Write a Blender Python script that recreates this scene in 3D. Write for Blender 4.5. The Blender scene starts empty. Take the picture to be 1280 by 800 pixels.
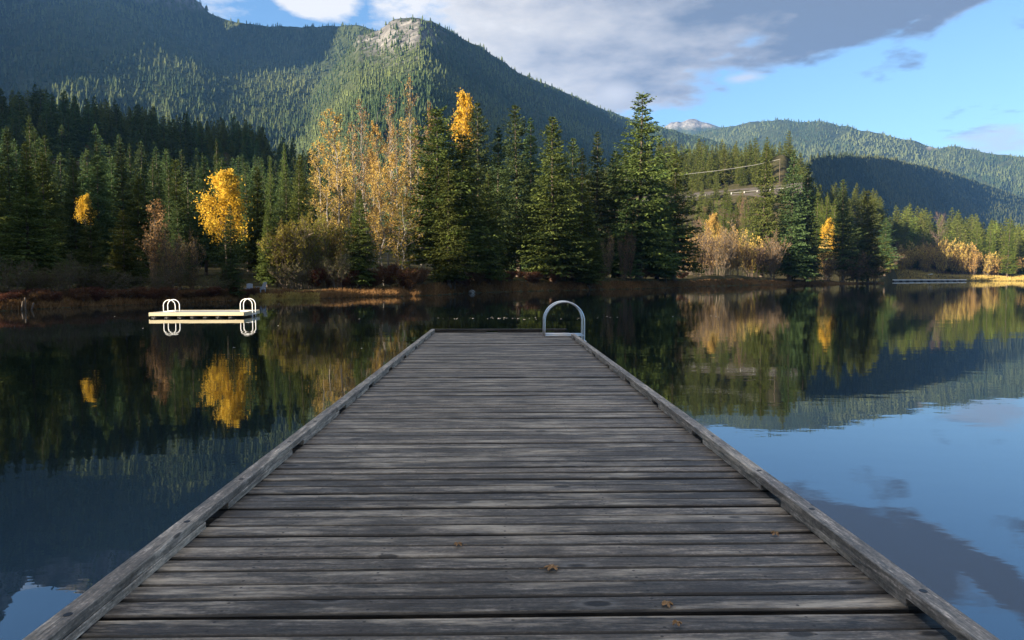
import bpy, math, random
import numpy as np
from mathutils import Vector
R = math.radians
scene = bpy.context.scene
COL = scene.collection
rng = np.random.default_rng(7)
random.seed(7)

# ------------------------------------------------------------------ camera
F = 853.0                      # focal length in px of a 1280 wide picture (24 mm)
CAMZ = 1.9
PITCH = math.atan(52.0 / F)    # looking slightly down
YAW = math.atan(17.4 / F)      # slightly right of the dock axis
fwd = np.array([math.sin(YAW) * math.cos(PITCH), math.cos(YAW) * math.cos(PITCH), -math.sin(PITCH)])
right = np.array([math.cos(YAW), -math.sin(YAW), 0.0])
up = np.cross(right, fwd)
CAM = np.array([0, 0, CAMZ])

def ray(px, py):
    d = fwd + right * ((px - 640.0) / F) + up * ((400.0 - py) / F)
    return d
def azel(px, py):
    d = ray(px, py)
    return math.atan2(d[0], d[1]), math.atan2(d[2], math.hypot(d[0], d[1]))
def az_of(px):
    return azel(px, 348)[0]
def at_d(px, py, d):
    v = ray(px, py)
    return CAM + v * (d / math.hypot(v[0], v[1]))
def at_z(px, py, z):
    v = ray(px, py)
    return CAM + v * ((z - CAMZ) / v[2])

SUN_AZ, SUN_EL = R(-122), R(15)

# ------------------------------------------------------------------ small helpers
def hash2(i, j, s):
    n = (i * 374761393 + j * 668265263 + s * 974711) & 0x7fffffff
    n = ((n ^ (n >> 13)) * 1274126177) & 0x7fffffff
    n = (n ^ (n >> 16)) & 0xffff
    return n / 65535.0
def vnoise(x, y, s=0):
    x = np.asarray(x, float); y = np.asarray(y, float)
    xi = np.floor(x).astype(np.int64); yi = np.floor(y).astype(np.int64)
    fx = x - xi; fy = y - yi
    fx = fx * fx * (3 - 2 * fx); fy = fy * fy * (3 - 2 * fy)
    a = hash2(xi, yi, s); b = hash2(xi + 1, yi, s); c = hash2(xi, yi + 1, s); d = hash2(xi + 1, yi + 1, s)
    return (a * (1 - fx) + b * fx) * (1 - fy) + (c * (1 - fx) + d * fx) * fy
def fbm(x, y, s=0, o=4):
    r = 0.0; a = 1.0; t = 0.0
    for k in range(o):
        r = r + a * vnoise(x * 2 ** k, y * 2 ** k, s + k * 17); t += a; a *= 0.5
    return r / t - 0.5

def mesh_np(name, V, faces, mats, midx=None, tone=None, smooth=False, extra=None):
    """faces: list of int arrays (n,k); midx: material index for every array."""
    me = bpy.data.meshes.new(name)
    V = np.asarray(V, np.float32)
    me.vertices.add(len(V)); me.vertices.foreach_set("co", V.ravel())
    fl = [np.asarray(f, np.int32) for f in faces if len(f)]
    mi = [m for f, m in zip(faces, midx or [0] * len(faces)) if len(f)]
    loops = np.concatenate([f.ravel() for f in fl])
    tot = np.concatenate([np.full(len(f), f.shape[1], np.int32) for f in fl])
    start = np.concatenate([[0], np.cumsum(tot)[:-1]]).astype(np.int32)
    me.loops.add(len(loops)); me.loops.foreach_set("vertex_index", loops)
    me.polygons.add(len(tot)); me.polygons.foreach_set("loop_start", start)
    me.polygons.foreach_set("material_index", np.concatenate([np.full(len(f), m, np.int32) for f, m in zip(fl, mi)]))
    me.polygons.foreach_set("use_smooth", np.full(len(tot), smooth))
    if tone is not None:
        a = me.attributes.new("tone", 'FLOAT', 'POINT'); a.data.foreach_set("value", np.asarray(tone, np.float32))
    for k, v in (extra or {}).items():
        a = me.attributes.new(k, 'FLOAT', 'POINT'); a.data.foreach_set("value", np.asarray(v, np.float32))
    for m in mats: me.materials.append(m)
    me.update(calc_edges=True); me.validate()
    return me

class MB:
    """collects shapes into one mesh"""
    def __init__(s): s.v = []; s.f = []; s.n = 0; s.t = []
    def add(s, V, Fc, tone=0.5):
        V = np.asarray(V, float)
        s.v.append(V); s.t.append(np.broadcast_to(tone, (len(V),)))
        for f in Fc: s.f.append([i + s.n for i in f])
        s.n += len(V)
    def box(s, lo, hi, bev=0.0, tone=0.5):
        lo = np.array(lo, float); hi = np.array(hi, float)
        b = min(bev, 0.45 * (hi - lo).min())
        if b <= 0:
            V = [(x, y, z) for z in (lo[2], hi[2]) for y in (lo[1], hi[1]) for x in (lo[0], hi[0])]
            s.add(V, [(0, 2, 3, 1), (4, 5, 7, 6), (0, 1, 5, 4), (2, 6, 7, 3), (0, 4, 6, 2), (1, 3, 7, 5)], tone); return
        V = []; idx = {}
        for sx in (0, 1):
            for sy in (0, 1):
                for sz in (0, 1):
                    c = [hi[k] if q else lo[k] for k, q in enumerate((sx, sy, sz))]
                    for k in range(3):
                        p = list(c)
                        for m in range(3):
                            if m != k: p[m] += -b if (sx, sy, sz)[m] else b
                        idx[(sx, sy, sz, k)] = len(V); V.append(p)
        fs = []
        for k in range(3):
            a, c = [(1, 2), (2, 0), (0, 1)][k]
            for q in (0, 1):
                ring = []
                for (u, w) in ((0, 0), (1, 0), (1, 1), (0, 1)):
                    t = [0, 0, 0]; t[k] = q; t[a] = u; t[c] = w
                    ring.append(idx[(*t, k)])
                fs.append(ring if q else ring[::-1])
            for (u, w) in ((0, 0), (1, 0), (1, 1), (0, 1)):     # edge strips along axis k
                q = []
                t0 = [0, 0, 0]; t1 = [0, 0, 0]
                t0[k] = 0; t1[k] = 1; t0[a] = t1[a] = u; t0[c] = t1[c] = w
                q = [idx[(*t0, a)], idx[(*t0, c)], idx[(*t1, c)], idx[(*t1, a)]]
                fs.append(q if (u + w) % 2 else q[::-1])
        for sx in (0, 1):
            for sy in (0, 1):
                for sz in (0, 1):
                    fs.append([idx[(sx, sy, sz, k)] for k in range(3)][::1 if (sx + sy + sz) % 2 else -1])
        s.add(V, fs, tone)
    def tube(s, pts, r0, r1=None, n=8, cap=True, tone=0.5):
        pts = np.asarray(pts, float); m = len(pts)
        r1 = r0 if r1 is None else r1
        tg = np.gradient(pts, axis=0)
        tg /= np.linalg.norm(tg, axis=1)[:, None] + 1e-9
        V = []
        ref = np.array([0.31, 0.95, 0.11]) if abs(tg[0] @ np.array([0.31, 0.95, 0.11])) < .9 else np.array([1.0, 0, 0])
        for i in range(m):
            u = np.cross(tg[i], ref); u /= np.linalg.norm(u) + 1e-9
            w = np.cross(tg[i], u); rr = r0 + (r1 - r0) * i / max(1, m - 1)
            for k in range(n):
                a = 2 * math.pi * k / n
                V.append(pts[i] + rr * (math.cos(a) * u + math.sin(a) * w))
        fs = [(i * n + k, i * n + (k + 1) % n, (i + 1) * n + (k + 1) % n, (i + 1) * n + k) for i in range(m - 1) for k in range(n)]
        if cap: fs += [tuple(range(n))[::-1], tuple((m - 1) * n + k for k in range(n))]
        s.add(V, fs, tone)
    def build(s, name, m, parent=None, smooth=False, loc=None):
        me = bpy.data.meshes.new(name)
        me.from_pydata(np.concatenate(s.v).tolist(), [], s.f)
        a = me.attributes.new("tone", 'FLOAT', 'POINT'); a.data.foreach_set("value", np.concatenate(s.t).astype(np.float32))
        me.materials.append(m)
        if smooth: me.polygons.foreach_set("use_smooth", [True] * len(me.polygons))
        me.update()
        o = bpy.data.objects.new(name, me); COL.objects.link(o)
        if loc is not None: o.location = loc
        if parent: o.parent = parent
        return o

def tag(o, label=None, cat=None, group=None, kind=None):
    if label: o['label'] = label
    if cat: o['category'] = cat
    if group: o['group'] = group
    if kind: o['kind'] = kind
    return o
def empty(name, loc=(0, 0, 0), rz=0.0):
    o = bpy.data.objects.new(name, None); COL.objects.link(o)
    o.location = loc; o.rotation_euler = (0, 0, rz); o.empty_display_size = .3
    return o
def link(name, me, loc=(0, 0, 0), rz=0, sc=(1, 1, 1), parent=None):
    o = bpy.data.objects.new(name, me); COL.objects.link(o)
    o.location = loc; o.rotation_euler = (0, 0, rz); o.scale = sc
    if parent: o.parent = parent
    return o

# ------------------------------------------------------------------ materials
def mat(name):
    m = bpy.data.materials.new(name); m.use_nodes = True
    nt = m.node_tree; nt.nodes.clear()
    out = nt.nodes.new("ShaderNodeOutputMaterial")
    return m, nt, out
def N(nt, t, **kw):
    n = nt.nodes.new(t)
    for k, v in kw.items():
        if k.startswith("i_"):
            n.inputs[int(k[2:]) if k[2:].isdigit() else k[2:].replace("_", " ")].default_value = v
        else: setattr(n, k, v)
    return n
def ramp(nt, fac, stops):
    r = nt.nodes.new("ShaderNodeValToRGB")
    el = r.color_ramp.elements
    while len(el) < len(stops): el.new(0.5)
    for e, (p, c) in zip(el, stops):
        e.position = p; e.color = (*c, 1) if len(c) == 3 else c
    nt.links.new(fac, r.inputs[0]); return r
def mixc(nt, fac, a, b, mode='MIX'):
    m = nt.nodes.new("ShaderNodeMix"); m.data_type = 'RGBA'; m.blend_type = mode
    for sock, v in ((m.inputs[0], fac), (m.inputs[6], a), (m.inputs[7], b)):
        if hasattr(v, "is_output"): nt.links.new(v, sock)
        elif isinstance(v, (int, float)): sock.default_value = v
        else: sock.default_value = (*v, 1)
    return m.outputs[2]
def math_(nt, op, a, b=None, c=None, clamp=False):
    m = nt.nodes.new("ShaderNodeMath"); m.operation = op; m.use_clamp = clamp
    for k, v in enumerate((a, b, c)):
        if v is None: continue
        if hasattr(v, "is_output"): nt.links.new(v, m.inputs[k])
        else: m.inputs[k].default_value = v
    return m.outputs[0]

def foliage(name, c0, c1, trans=0.25, var=0.25, hue=.022):
    m, nt, out = mat(name); L = nt.links.new
    at = N(nt, "ShaderNodeAttribute", attribute_name="tone")
    oi = N(nt, "ShaderNodeObjectInfo")
    col = mixc(nt, at.outputs["Fac"], c0, c1)
    hsv = N(nt, "ShaderNodeHueSaturation")
    L(col, hsv.inputs["Color"])
    L(math_(nt, 'MULTIPLY_ADD', oi.outputs["Random"], 2 * hue, .5 - hue), hsv.inputs["Hue"])
    L(math_(nt, 'MULTIPLY_ADD', oi.outputs["Random"], 2 * var, 1 - var), hsv.inputs["Value"])
    d = N(nt, "ShaderNodeBsdfDiffuse"); t = N(nt, "ShaderNodeBsdfTranslucent")
    mx = N(nt, "ShaderNodeMixShader"); mx.inputs[0].default_value = trans
    L(hsv.outputs[0], d.inputs[0]); L(hsv.outputs[0], t.inputs[0])
    L(d.outputs[0], mx.inputs[1]); L(t.outputs[0], mx.inputs[2]); L(mx.outputs[0], out.inputs[0])
    return m
def simple(name, c, rough=.7, noise=0.0, scale=5.0, metallic=0.0, bump=0.0, stretch=(1, 1, 1), c2=None):
    m, nt, out = mat(name); L = nt.links.new
    p = N(nt, "ShaderNodeBsdfPrincipled", i_Roughness=rough, i_Metallic=metallic)
    p.inputs["Base Color"].default_value = (*c, 1)
    if noise or c2 or bump:
        tc = N(nt, "ShaderNodeTexCoord"); mp = N(nt, "ShaderNodeMapping"); mp.inputs[3].default_value = stretch
        L(tc.outputs["Object"], mp.inputs[0])
        nz = N(nt, "ShaderNodeTexNoise"); nz.inputs["Scale"].default_value = scale; nz.inputs["Detail"].default_value = 6
        L(mp.outputs[0], nz.inputs[0])
        cc = c2 or tuple(x * (1 - noise) for x in c)
        r = ramp(nt, nz.outputs[0], [(.35, cc), (.65, c)])
        L(r.outputs[0], p.inputs["Base Color"])
        if bump:
            b = N(nt, "ShaderNodeBump", i_Strength=.6, i_Distance=bump); L(nz.outputs[0], b.inputs["Height"]); L(b.outputs[0], p.inputs["Normal"])
    L(p.outputs[0], out.inputs[0])
    return m

M = {}
M['fir'] = foliage('fir_needles', (.040, .060, .017), (.135, .16, .045))
M['fir_cool'] = foliage('fir_needles_cool', (.034, .058, .025), (.10, .138, .05))
M['fir_lime'] = foliage('fir_needles_lime', (.055, .080, .014), (.12, .15, .028))
M['fir_far'] = foliage('fir_needles_far', (.062, .084, .02), (.15, .17, .045))
M['mtn_fir'] = foliage('mountain_needles', (.032, .050, .022), (.095, .112, .042), 0.15)
M['gold'] = foliage('gold_leaves', (.46, .275, .025), (.66, .44, .07), .45, .05, .006)
M['amber'] = foliage('amber_leaves', (.34, .225, .06), (.52, .37, .11), .4, .12, .012)
M['russet'] = foliage('russet_leaves', (.20, .130, .055), (.34, .225, .095), .35, .15, .01)
M['olive'] = foliage('olive_leaves', (.11, .105, .022), (.26, .22, .045), .35, .18)
M['greygreen'] = foliage('grey_green_leaves', (.07, .07, .028), (.14, .135, .055), .3, .2)
M['redbrown'] = foliage('red_brown_leaves', (.07, .03, .018), (.17, .075, .035), .3, .2)
M['twig'] = foliage('grey_brown_twigs', (.06, .047, .04), (.16, .125, .10), .0, .2)
M['fir_sun'] = foliage('fir_needles_sunny', (.085, .115, .022), (.19, .21, .05))  # brighter copy of the far needles, sunlit look put into the colour
M['bark'] = simple('fir_bark', (.10, .075, .055), .9, .5, 6, bump=.03, stretch=(1, 1, .2))
M['pale_bark'] = simple('aspen_bark', (.27, .24, .205), .8, .55, 3, stretch=(1, 1, .6))
M['grass'] = foliage('bank_grass_blades', (.11, .055, .028), (.27, .145, .07), .3, 0)
M['gold_grass'] = foliage('meadow_grass_blades', (.30, .23, .07), (.50, .38, .12), .3, 0)
M['metal'] = simple('brushed_aluminium', (.80, .80, .80), .38, metallic=1.0)
M['white_metal'] = simple('white_coated_tube', (.78, .78, .76), .35)
M['float_black'] = simple('black_float_drum', (.015, .015, .017), .5)
M['pale_wood'] = simple('pale_weathered_lumber', (.52, .45, .30), .7, .25, 4, stretch=(.3, 4, 4))
M['grey_wood'] = simple('grey_weathered_lumber', (.30, .30, .30), .7, .4, 4, stretch=(.3, 4, 4))
M['granite'] = simple('granite', (.42, .40, .37), .9, .55, 1.5, bump=.1)
M['leaf_litter'] = simple('dry_leaf', (.42, .24, .11), .8, .4, 60)
M['chair'] = simple('grey_blue_paint', (.26, .30, .36), .6, .2, 8)

XL, XR = -1.73, 1.83
def wood_mat(name, light=1.0, rails=False):
    m, nt, out = mat(name); L = nt.links.new
    tc = N(nt, "ShaderNodeTexCoord"); at = N(nt, "ShaderNodeAttribute", attribute_name="tone")
    ax = 1 if rails else 0
    off = N(nt, "ShaderNodeCombineXYZ")
    L(math_(nt, 'MULTIPLY', at.outputs["Fac"], 91.7), off.inputs[0]); L(math_(nt, 'MULTIPLY', at.outputs["Fac"], 53.1), off.inputs[2])
    add = N(nt, "ShaderNodeVectorMath", operation='ADD'); L(tc.outputs["Object"], add.inputs[0]); L(off.outputs[0], add.inputs[1])
    def mapped(sc):
        mp = N(nt, "ShaderNodeMapping"); mp.inputs[3].default_value = sc if not rails else (sc[1], sc[0], sc[2])
        L(add.outputs[0], mp.inputs[0]); return mp.outputs[0]
    def noise(vec, sc, det=5, rough=.6, dist=0.0):
        n = N(nt, "ShaderNodeTexNoise"); n.inputs["Scale"].default_value = sc; n.inputs["Detail"].default_value = det
        n.inputs["Roughness"].default_value = rough; n.inputs["Distortion"].default_value = dist
        L(vec, n.inputs[0]); return n.outputs[0]
    grain = noise(mapped((6, 80, 80)), 1.0, 6, .7)
    speck = noise(mapped((45, 75, 75)), 1.0, 3, .6)
    streak = noise(mapped((2.4, 28, 28)), 1.0, 6, .66, .1)
    mott = noise(mapped((9, 24, 24)), 1.0, 8, .76)
    fine = noise(mapped((50, 190, 190)), 1.0, 2, .6)
    wear = noise(mapped((1.0, 7, 7)), 1.0, 6, .66, .2)
    blot = noise(mapped((1.7, 4.0, 4.0)), 1.0, 7, .7, .3)
    val = math_(nt, 'ADD', math_(nt, 'ADD', math_(nt, 'MULTIPLY', streak, .22), math_(nt, 'MULTIPLY', speck, .18)), math_(nt, 'ADD', math_(nt, 'MULTIPLY', grain, .34), math_(nt, 'MULTIPLY', mott, .26)))
    k = light
    base = ramp(nt, val, [(.39, (.014 * k, .015 * k, .015 * k)), (.46, (.040 * k, .040 * k, .039 * k)), (.53, (.080 * k, .076 * k, .073 * k)), (.595, (.20 * k, .19 * k, .182 * k))])
    tonec = ramp(nt, at.outputs["Fac"], [(0, (.62, .62, .64)), (.5, (1, .97, .95)), (1, (1.55, 1.45, 1.36))])
    c = mixc(nt, 1.0, base.outputs[0], tonec.outputs[0], 'MULTIPLY')
    wf = ramp(nt, math_(nt, 'ADD', math_(nt, 'MULTIPLY', wear, .82), math_(nt, 'MULTIPLY', mott, .18)), [(.49, (0, 0, 0)), (.63, (1, 1, 1))])
    wf2 = math_(nt, 'MULTIPLY', wf.outputs[0], ramp(nt, grain, [(.36, (.35,) * 3), (.56, (1, 1, 1))]).outputs[0])
    c = mixc(nt, math_(nt, 'MULTIPLY', wf2, .85 if not rails else .4), c, (.32 * k, .295 * k, .26 * k))
    df = ramp(nt, math_(nt, 'ADD', math_(nt, 'MULTIPLY', blot, .75), math_(nt, 'MULTIPLY', mott, .25)), [(.50, (0, 0, 0)), (.62, (1, 1, 1))])
    c = mixc(nt, math_(nt, 'MULTIPLY', df.outputs[0], .7 if not rails else .3), c, (.022, .019, .018))
    c = mixc(nt, 1.0, c, (2.02, 1.79, 1.53), 'MULTIPLY')
    # knots and nail holes
    vo = N(nt, "ShaderNodeTexVoronoi"); vo.inputs["Scale"].default_value = 1.0
    L(mapped((1.9, 4.2, 4.2)), vo.inputs[0])
    kn = ramp(nt, vo.outputs["Distance"], [(.085, (1, 1, 1)), (.12, (0, 0, 0))])
    ring = ramp(nt, vo.outputs["Distance"], [(.11, (0, 0, 0)), (.14, (1, 1, 1)), (.24, (0, 0, 0))])
    c = mixc(nt, math_(nt, 'MULTIPLY', ring.outputs[0], .4), c, (.24, .22, .20))
    c = mixc(nt, math_(nt, 'MULTIPLY', kn.outputs[0], .85), c, (.012, .011, .012))
    # long drying cracks
    cr = N(nt, "ShaderNodeTexWave"); cr.inputs["Scale"].default_value = 1.0; cr.bands_direction = 'Y' if not rails else 'X'
    cr.inputs["Distortion"].default_value = 7; cr.inputs["Detail"].default_value = 3; cr.inputs["Detail Scale"].default_value = .6
    L(mapped((.5, 7, 7)), cr.inputs[0])
    ck = ramp(nt, cr.outputs["Color"], [(0.0, (1, 1, 1)), (.025, (0, 0, 0))])
    c = mixc(nt, math_(nt, 'MULTIPLY', ck.outputs[0], .35), c, (.014, .013, .014))
    # darker long edges on every board, so the gaps between read dark
    ac0 = N(nt, "ShaderNodeAttribute", attribute_name="across")
    ed = ramp(nt, math_(nt, 'ADD', math_(nt, 'MULTIPLY', math_(nt, 'ABSOLUTE', math_(nt, 'SUBTRACT', ac0.outputs["Fac"], .5)), 2.0), math_(nt, 'MULTIPLY', math_(nt, 'SUBTRACT', mott, .5), .22)), [(.86, (0, 0, 0)), (.97, (1, 1, 1))])
    if not rails: c = mixc(nt, math_(nt, 'MULTIPLY', ed.outputs[0], .9), c, (.012, .011, .011))
    # nail heads: two a board over every joist
    ac = N(nt, "ShaderNodeAttribute", attribute_name="across"); sx = N(nt, "ShaderNodeSeparateXYZ"); L(tc.outputs["Object"], sx.inputs[0])
    xm = math_(nt, 'SUBTRACT', math_(nt, 'MODULO', math_(nt, 'ADD', math_(nt, 'ADD', sx.outputs[0], 10.0), math_(nt, 'MULTIPLY', at.outputs["Fac"], .05)), .61), .3)
    aa_ = math_(nt, 'MULTIPLY', math_(nt, 'SUBTRACT', math_(nt, 'ABSOLUTE', math_(nt, 'SUBTRACT', ac.outputs["Fac"], .5)), .27), .14)
    nd = math_(nt, 'SQRT', math_(nt, 'ADD', math_(nt, 'MULTIPLY', xm, xm), math_(nt, 'MULTIPLY', aa_, aa_)))
    nh = ramp(nt, math_(nt, 'MULTIPLY', nd, 10.0), [(.055, (1, 1, 1)), (.085, (0, 0, 0))])
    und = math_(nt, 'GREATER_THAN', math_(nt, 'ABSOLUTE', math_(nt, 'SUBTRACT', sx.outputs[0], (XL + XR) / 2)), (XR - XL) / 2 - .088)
    if not rails: c = mixc(nt, math_(nt, 'MULTIPLY', und, .9), c, (.010, .009, .009))      # shade of the slot under the kerb, painted into the boards
    if not rails: c = mixc(nt, math_(nt, 'MULTIPLY', nh.outputs[0], .85), c, (.014, .012, .011))
    p = N(nt, "ShaderNodeBsdfPrincipled"); p.inputs["Specular IOR Level"].default_value = .38
    L(c, p.inputs["Base Color"])
    L(math_(nt, 'MULTIPLY_ADD', grain, .4, .30), p.inputs["Roughness"])
    b = N(nt, "ShaderNodeBump", i_Strength=.55, i_Distance=.006)
    hh = math_(nt, 'SUBTRACT', math_(nt, 'ADD', grain, math_(nt, 'MULTIPLY', fine, .35)), math_(nt, 'ADD', math_(nt, 'MULTIPLY', kn.outputs[0], .6), math_(nt, 'MULTIPLY', ck.outputs[0], .6)))
    L(hh, b.inputs["Height"]); L(b.outputs[0], p.inputs["Normal"]); L(p.outputs[0], out.inputs[0])
    return m
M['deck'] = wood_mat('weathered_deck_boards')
M['rail'] = wood_mat('weathered_kerb_timber', 2.0, True)
M['rail_x'] = wood_mat('weathered_end_timber', 1.8, False)

# ------------------------------------------------------------------ ground sheet
SHORE = [(-180, 15), (-140, 24), (-112, 40), (-90, 44), (-70, 50), (-50, 48), (math.degrees(az_of(0)), 49.5), (math.degrees(az_of(200)), 58.5),
         (math.degrees(az_of(400)), 68), (math.degrees(az_of(500)), 73.5), (math.degrees(az_of(545)), 78), (math.degrees(az_of(590)), 90), (math.degrees(az_of(640)), 99),
         (math.degrees(az_of(700)), 107), (math.degrees(az_of(800)), 126), (math.degrees(az_of(860)), 156), (math.degrees(az_of(1000)), 235),
         (math.degrees(az_of(1095)), 280), (math.degrees(az_of(1106)), 292), (math.degrees(az_of(1111)), 420), (math.degrees(az_of(1118)), 570), (math.degrees(az_of(1290)), 620), (46, 520), (70, 260), (120, 90), (150, 22), (180, 15)]
def shore_r(az_deg):
    r = np.interp(az_deg, [a for a, _ in SHORE], [b for _, b in SHORE])
    return r * (1 + .035 * fbm(np.asarray(az_deg) * .9, np.asarray(az_deg) * 0 + 3.3, 5, 3))
# hills: per azimuth, ground height at metres beyond
HR = np.array([0, 40, 60, 80, 100, 130, 180, 240, 300, 350, 400, 450, 500, 560, 650, 900, 1500, 9000], float)
def colz(*pts):
    return np.interp(HR, [p[0] for p in pts], [p[1] for p in pts])
HILLS = [
    (-180, colz((0, .5), (100, 6), (300, 30), (900, 60), (9000, 90))),
    (-115, colz((0, .5), (45, 1.0), (60, 4), (100, 9), (200, 20), (900, 60), (9000, 90))),
    (-80, colz((0, .5), (60, 1.5), (100, 3), (200, 10), (900, 60), (9000, 90))),
    (-67, colz((0, .5), (100, 3), (200, 22), (300, 105), (400, 190), (480, 205), (600, 180), (900, 100), (9000, 90))),  # unseen hill left of the frame, added to shade the left ridge
    (-52, colz((0, .5), (80, 2.5), (130, 6), (240, 30), (380, 66), (450, 68), (900, 60), (9000, 90))),
    (math.degrees(az_of(0)), colz((0, .5), (58, .8), (80, 2.2), (120, 6), (180, 18), (380, 72), (430, 74), (560, 66), (900, 60), (9000, 90))),
    (math.degrees(az_of(170)), colz((0, .5), (66, .8), (90, 2.2), (130, 5), (180, 17), (380, 71), (430, 73), (560, 66), (900, 60), (9000, 90))),
    (math.degrees(az_of(300)), colz((0, .5), (74, .8), (100, 2.6), (140, 6), (200, 18), (380, 70), (420, 70), (560, 60), (900, 60), (9000, 90))),
    (math.degrees(az_of(380)), colz((0, .5), (78, .8), (100, 2.4), (140, 5), (200, 17), (360, 54), (420, 53), (560, 46), (900, 60), (9000, 90))),
    (math.degrees(az_of(470)), colz((0, .5), (84, .9), (150, 4), (300, 22), (500, 40), (900, 60), (9000, 90))),
    (math.degrees(az_of(560)), colz((0, .5), (150, 3), (400, 20), (900, 60), (9000, 90))),
    (math.degrees(az_of(700)), colz((0, .5), (200, 3), (350, 20), (500, 56), (560, 60), (900, 60), (9000, 90))),
    (math.degrees(az_of(830)), colz((0, .5), (260, 3), (330, 18), (400, 46), (450, 64), (500, 80), (560, 84), (900, 70), (9000, 90))),
    (math.degrees(az_of(930)), colz((0, .5), (280, 3), (340, 18), (400, 49), (450, 64), (500, 76), (560, 78), (900, 70), (9000, 90))),
    (math.degrees(az_of(975)), colz((0, .5), (280, 3), (340, 16), (400, 48), (450, 66), (500, 86), (560, 80), (900, 70), (9000, 90))),
    (math.degrees(az_of(1015)), colz((0, .5), (300, 3), (350, 14), (400, 30), (500, 52), (560, 52), (900, 60), (9000, 90))),
    (math.degrees(az_of(1090)), colz((0, .5), (310, 1), (400, 9), (540, 54), (700, 62), (900, 60), (9000, 90))),
    (math.degrees(az_of(1122)), colz((0, .5), (600, 1.2), (640, 14), (720, 52), (900, 60), (9000, 90))),
    (math.degrees(az_of(1200)), colz((0, .5), (640, 1.5), (675, 12), (770, 48), (900, 52), (9000, 90))),
    (math.degrees(az_of(1280)), colz((0, .5), (650, 1.5), (690, 6), (810, 28), (900, 36), (9000, 90))),
    (50, colz((0, .5), (600, 2), (900, 30), (9000, 90))),
    (90, colz((0, .5), (400, 8), (900, 40), (9000, 90))),
    (180, colz((0, .5), (100, 6), (300, 30), (900, 60), (9000, 90))),
]
HAZ = np.array([h[0] for h in HILLS]); HZ = np.array([h[1] for h in HILLS])
def ground(x, y):
    x = np.asarray(x, float); y = np.asarray(y, float)
    r = np.hypot(x, y); a = np.degrees(np.arctan2(x, y))
    k = np.clip(np.searchsorted(HAZ, a) - 1, 0, len(HAZ) - 2)
    t = np.clip((a - HAZ[k]) / (HAZ[k + 1] - HAZ[k]), 0, 1); t = t * t * (3 - 2 * t)
    j = np.clip(np.searchsorted(HR, r) - 1, 0, len(HR) - 2)
    s = np.clip((r - HR[j]) / (HR[j + 1] - HR[j]), 0, 1)
    z0 = HZ[k, j] * (1 - s) + HZ[k, j + 1] * s; z1 = HZ[k + 1, j] * (1 - s) + HZ[k + 1, j + 1] * s
    z = z0 * (1 - t) + z1 * t
    z = z + fbm(x * .02, y * .02, 9, 3) * np.clip((r - 120) * .05, 0, 6) + fbm(x * .25, y * .25, 11, 3) * .3
    sr = shore_r(a); d = r - sr
    edge = np.clip(d / (2.0 + sr * .015), -1, 1)
    land = np.clip(d / (3 + sr * .02), 0, 1)
    return np.where(d < 0, np.clip(d * .25, -2.5, 0) - .05, .03 + .32 * np.sqrt(land) * np.clip(d / .5, 0, 1) + np.maximum(z - .35, 0) * land)

def build_ground():
    A = np.concatenate([np.linspace(-180, -55, 60, endpoint=False), np.linspace(-55, 52, 420, endpoint=False), np.linspace(52, 180, 50)])
    rr = np.concatenate([[3], np.geomspace(15, 45, 10), np.geomspace(46, 300, 90), np.geomspace(305, 800, 70), np.geomspace(830, 9000, 24)])
    AA, RR = np.meshgrid(np.radians(A), rr, indexing='ij')
    X = RR * np.sin(AA); Y = RR * np.cos(AA); Z = ground(X, Y)
    V = np.stack([X, Y, Z], -1).reshape(-1, 3); n, m = len(A), len(rr)
    i, j = np.meshgrid(np.arange(n - 1), np.arange(m - 1), indexing='ij')
    q = np.stack([i * m + j, i * m + j + 1, (i + 1) * m + j + 1, (i + 1) * m + j], -1).reshape(-1, 4)[:, ::-1]
    mt, nt, out = mat('forest_floor'); L = nt.links.new
    tc = N(nt, "ShaderNodeTexCoord")
    n1 = N(nt, "ShaderNodeTexNoise"); n1.inputs["Scale"].default_value = .35; n1.inputs["Detail"].default_value = 8; L(tc.outputs["Object"], n1.inputs[0])
    n2 = N(nt, "ShaderNodeTexNoise"); n2.inputs["Scale"].default_value = .02; n2.inputs["Detail"].default_value = 6; L(tc.outputs["Object"], n2.inputs[0])
    c = ramp(nt, n1.outputs[0], [(.3, (.03, .027, .016)), (.5, (.06, .05, .03)), (.72, (.11, .085, .05))])
    c2 = ramp(nt, n2.outputs[0], [(.4, (.028, .036, .014)), (.6, (.048, .045, .025))])
    cc = mixc(nt, .45, c.outputs[0], c2.outputs[0])
    p = N(nt, "ShaderNodeBsdfDiffuse"); L(cc, p.inputs[0]); L(p.outputs[0], out.inputs[0])
    o = link('ground', mesh_np('ground', V, [q], [mt], smooth=True)); tag(o, kind='structure')
build_ground()

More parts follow.
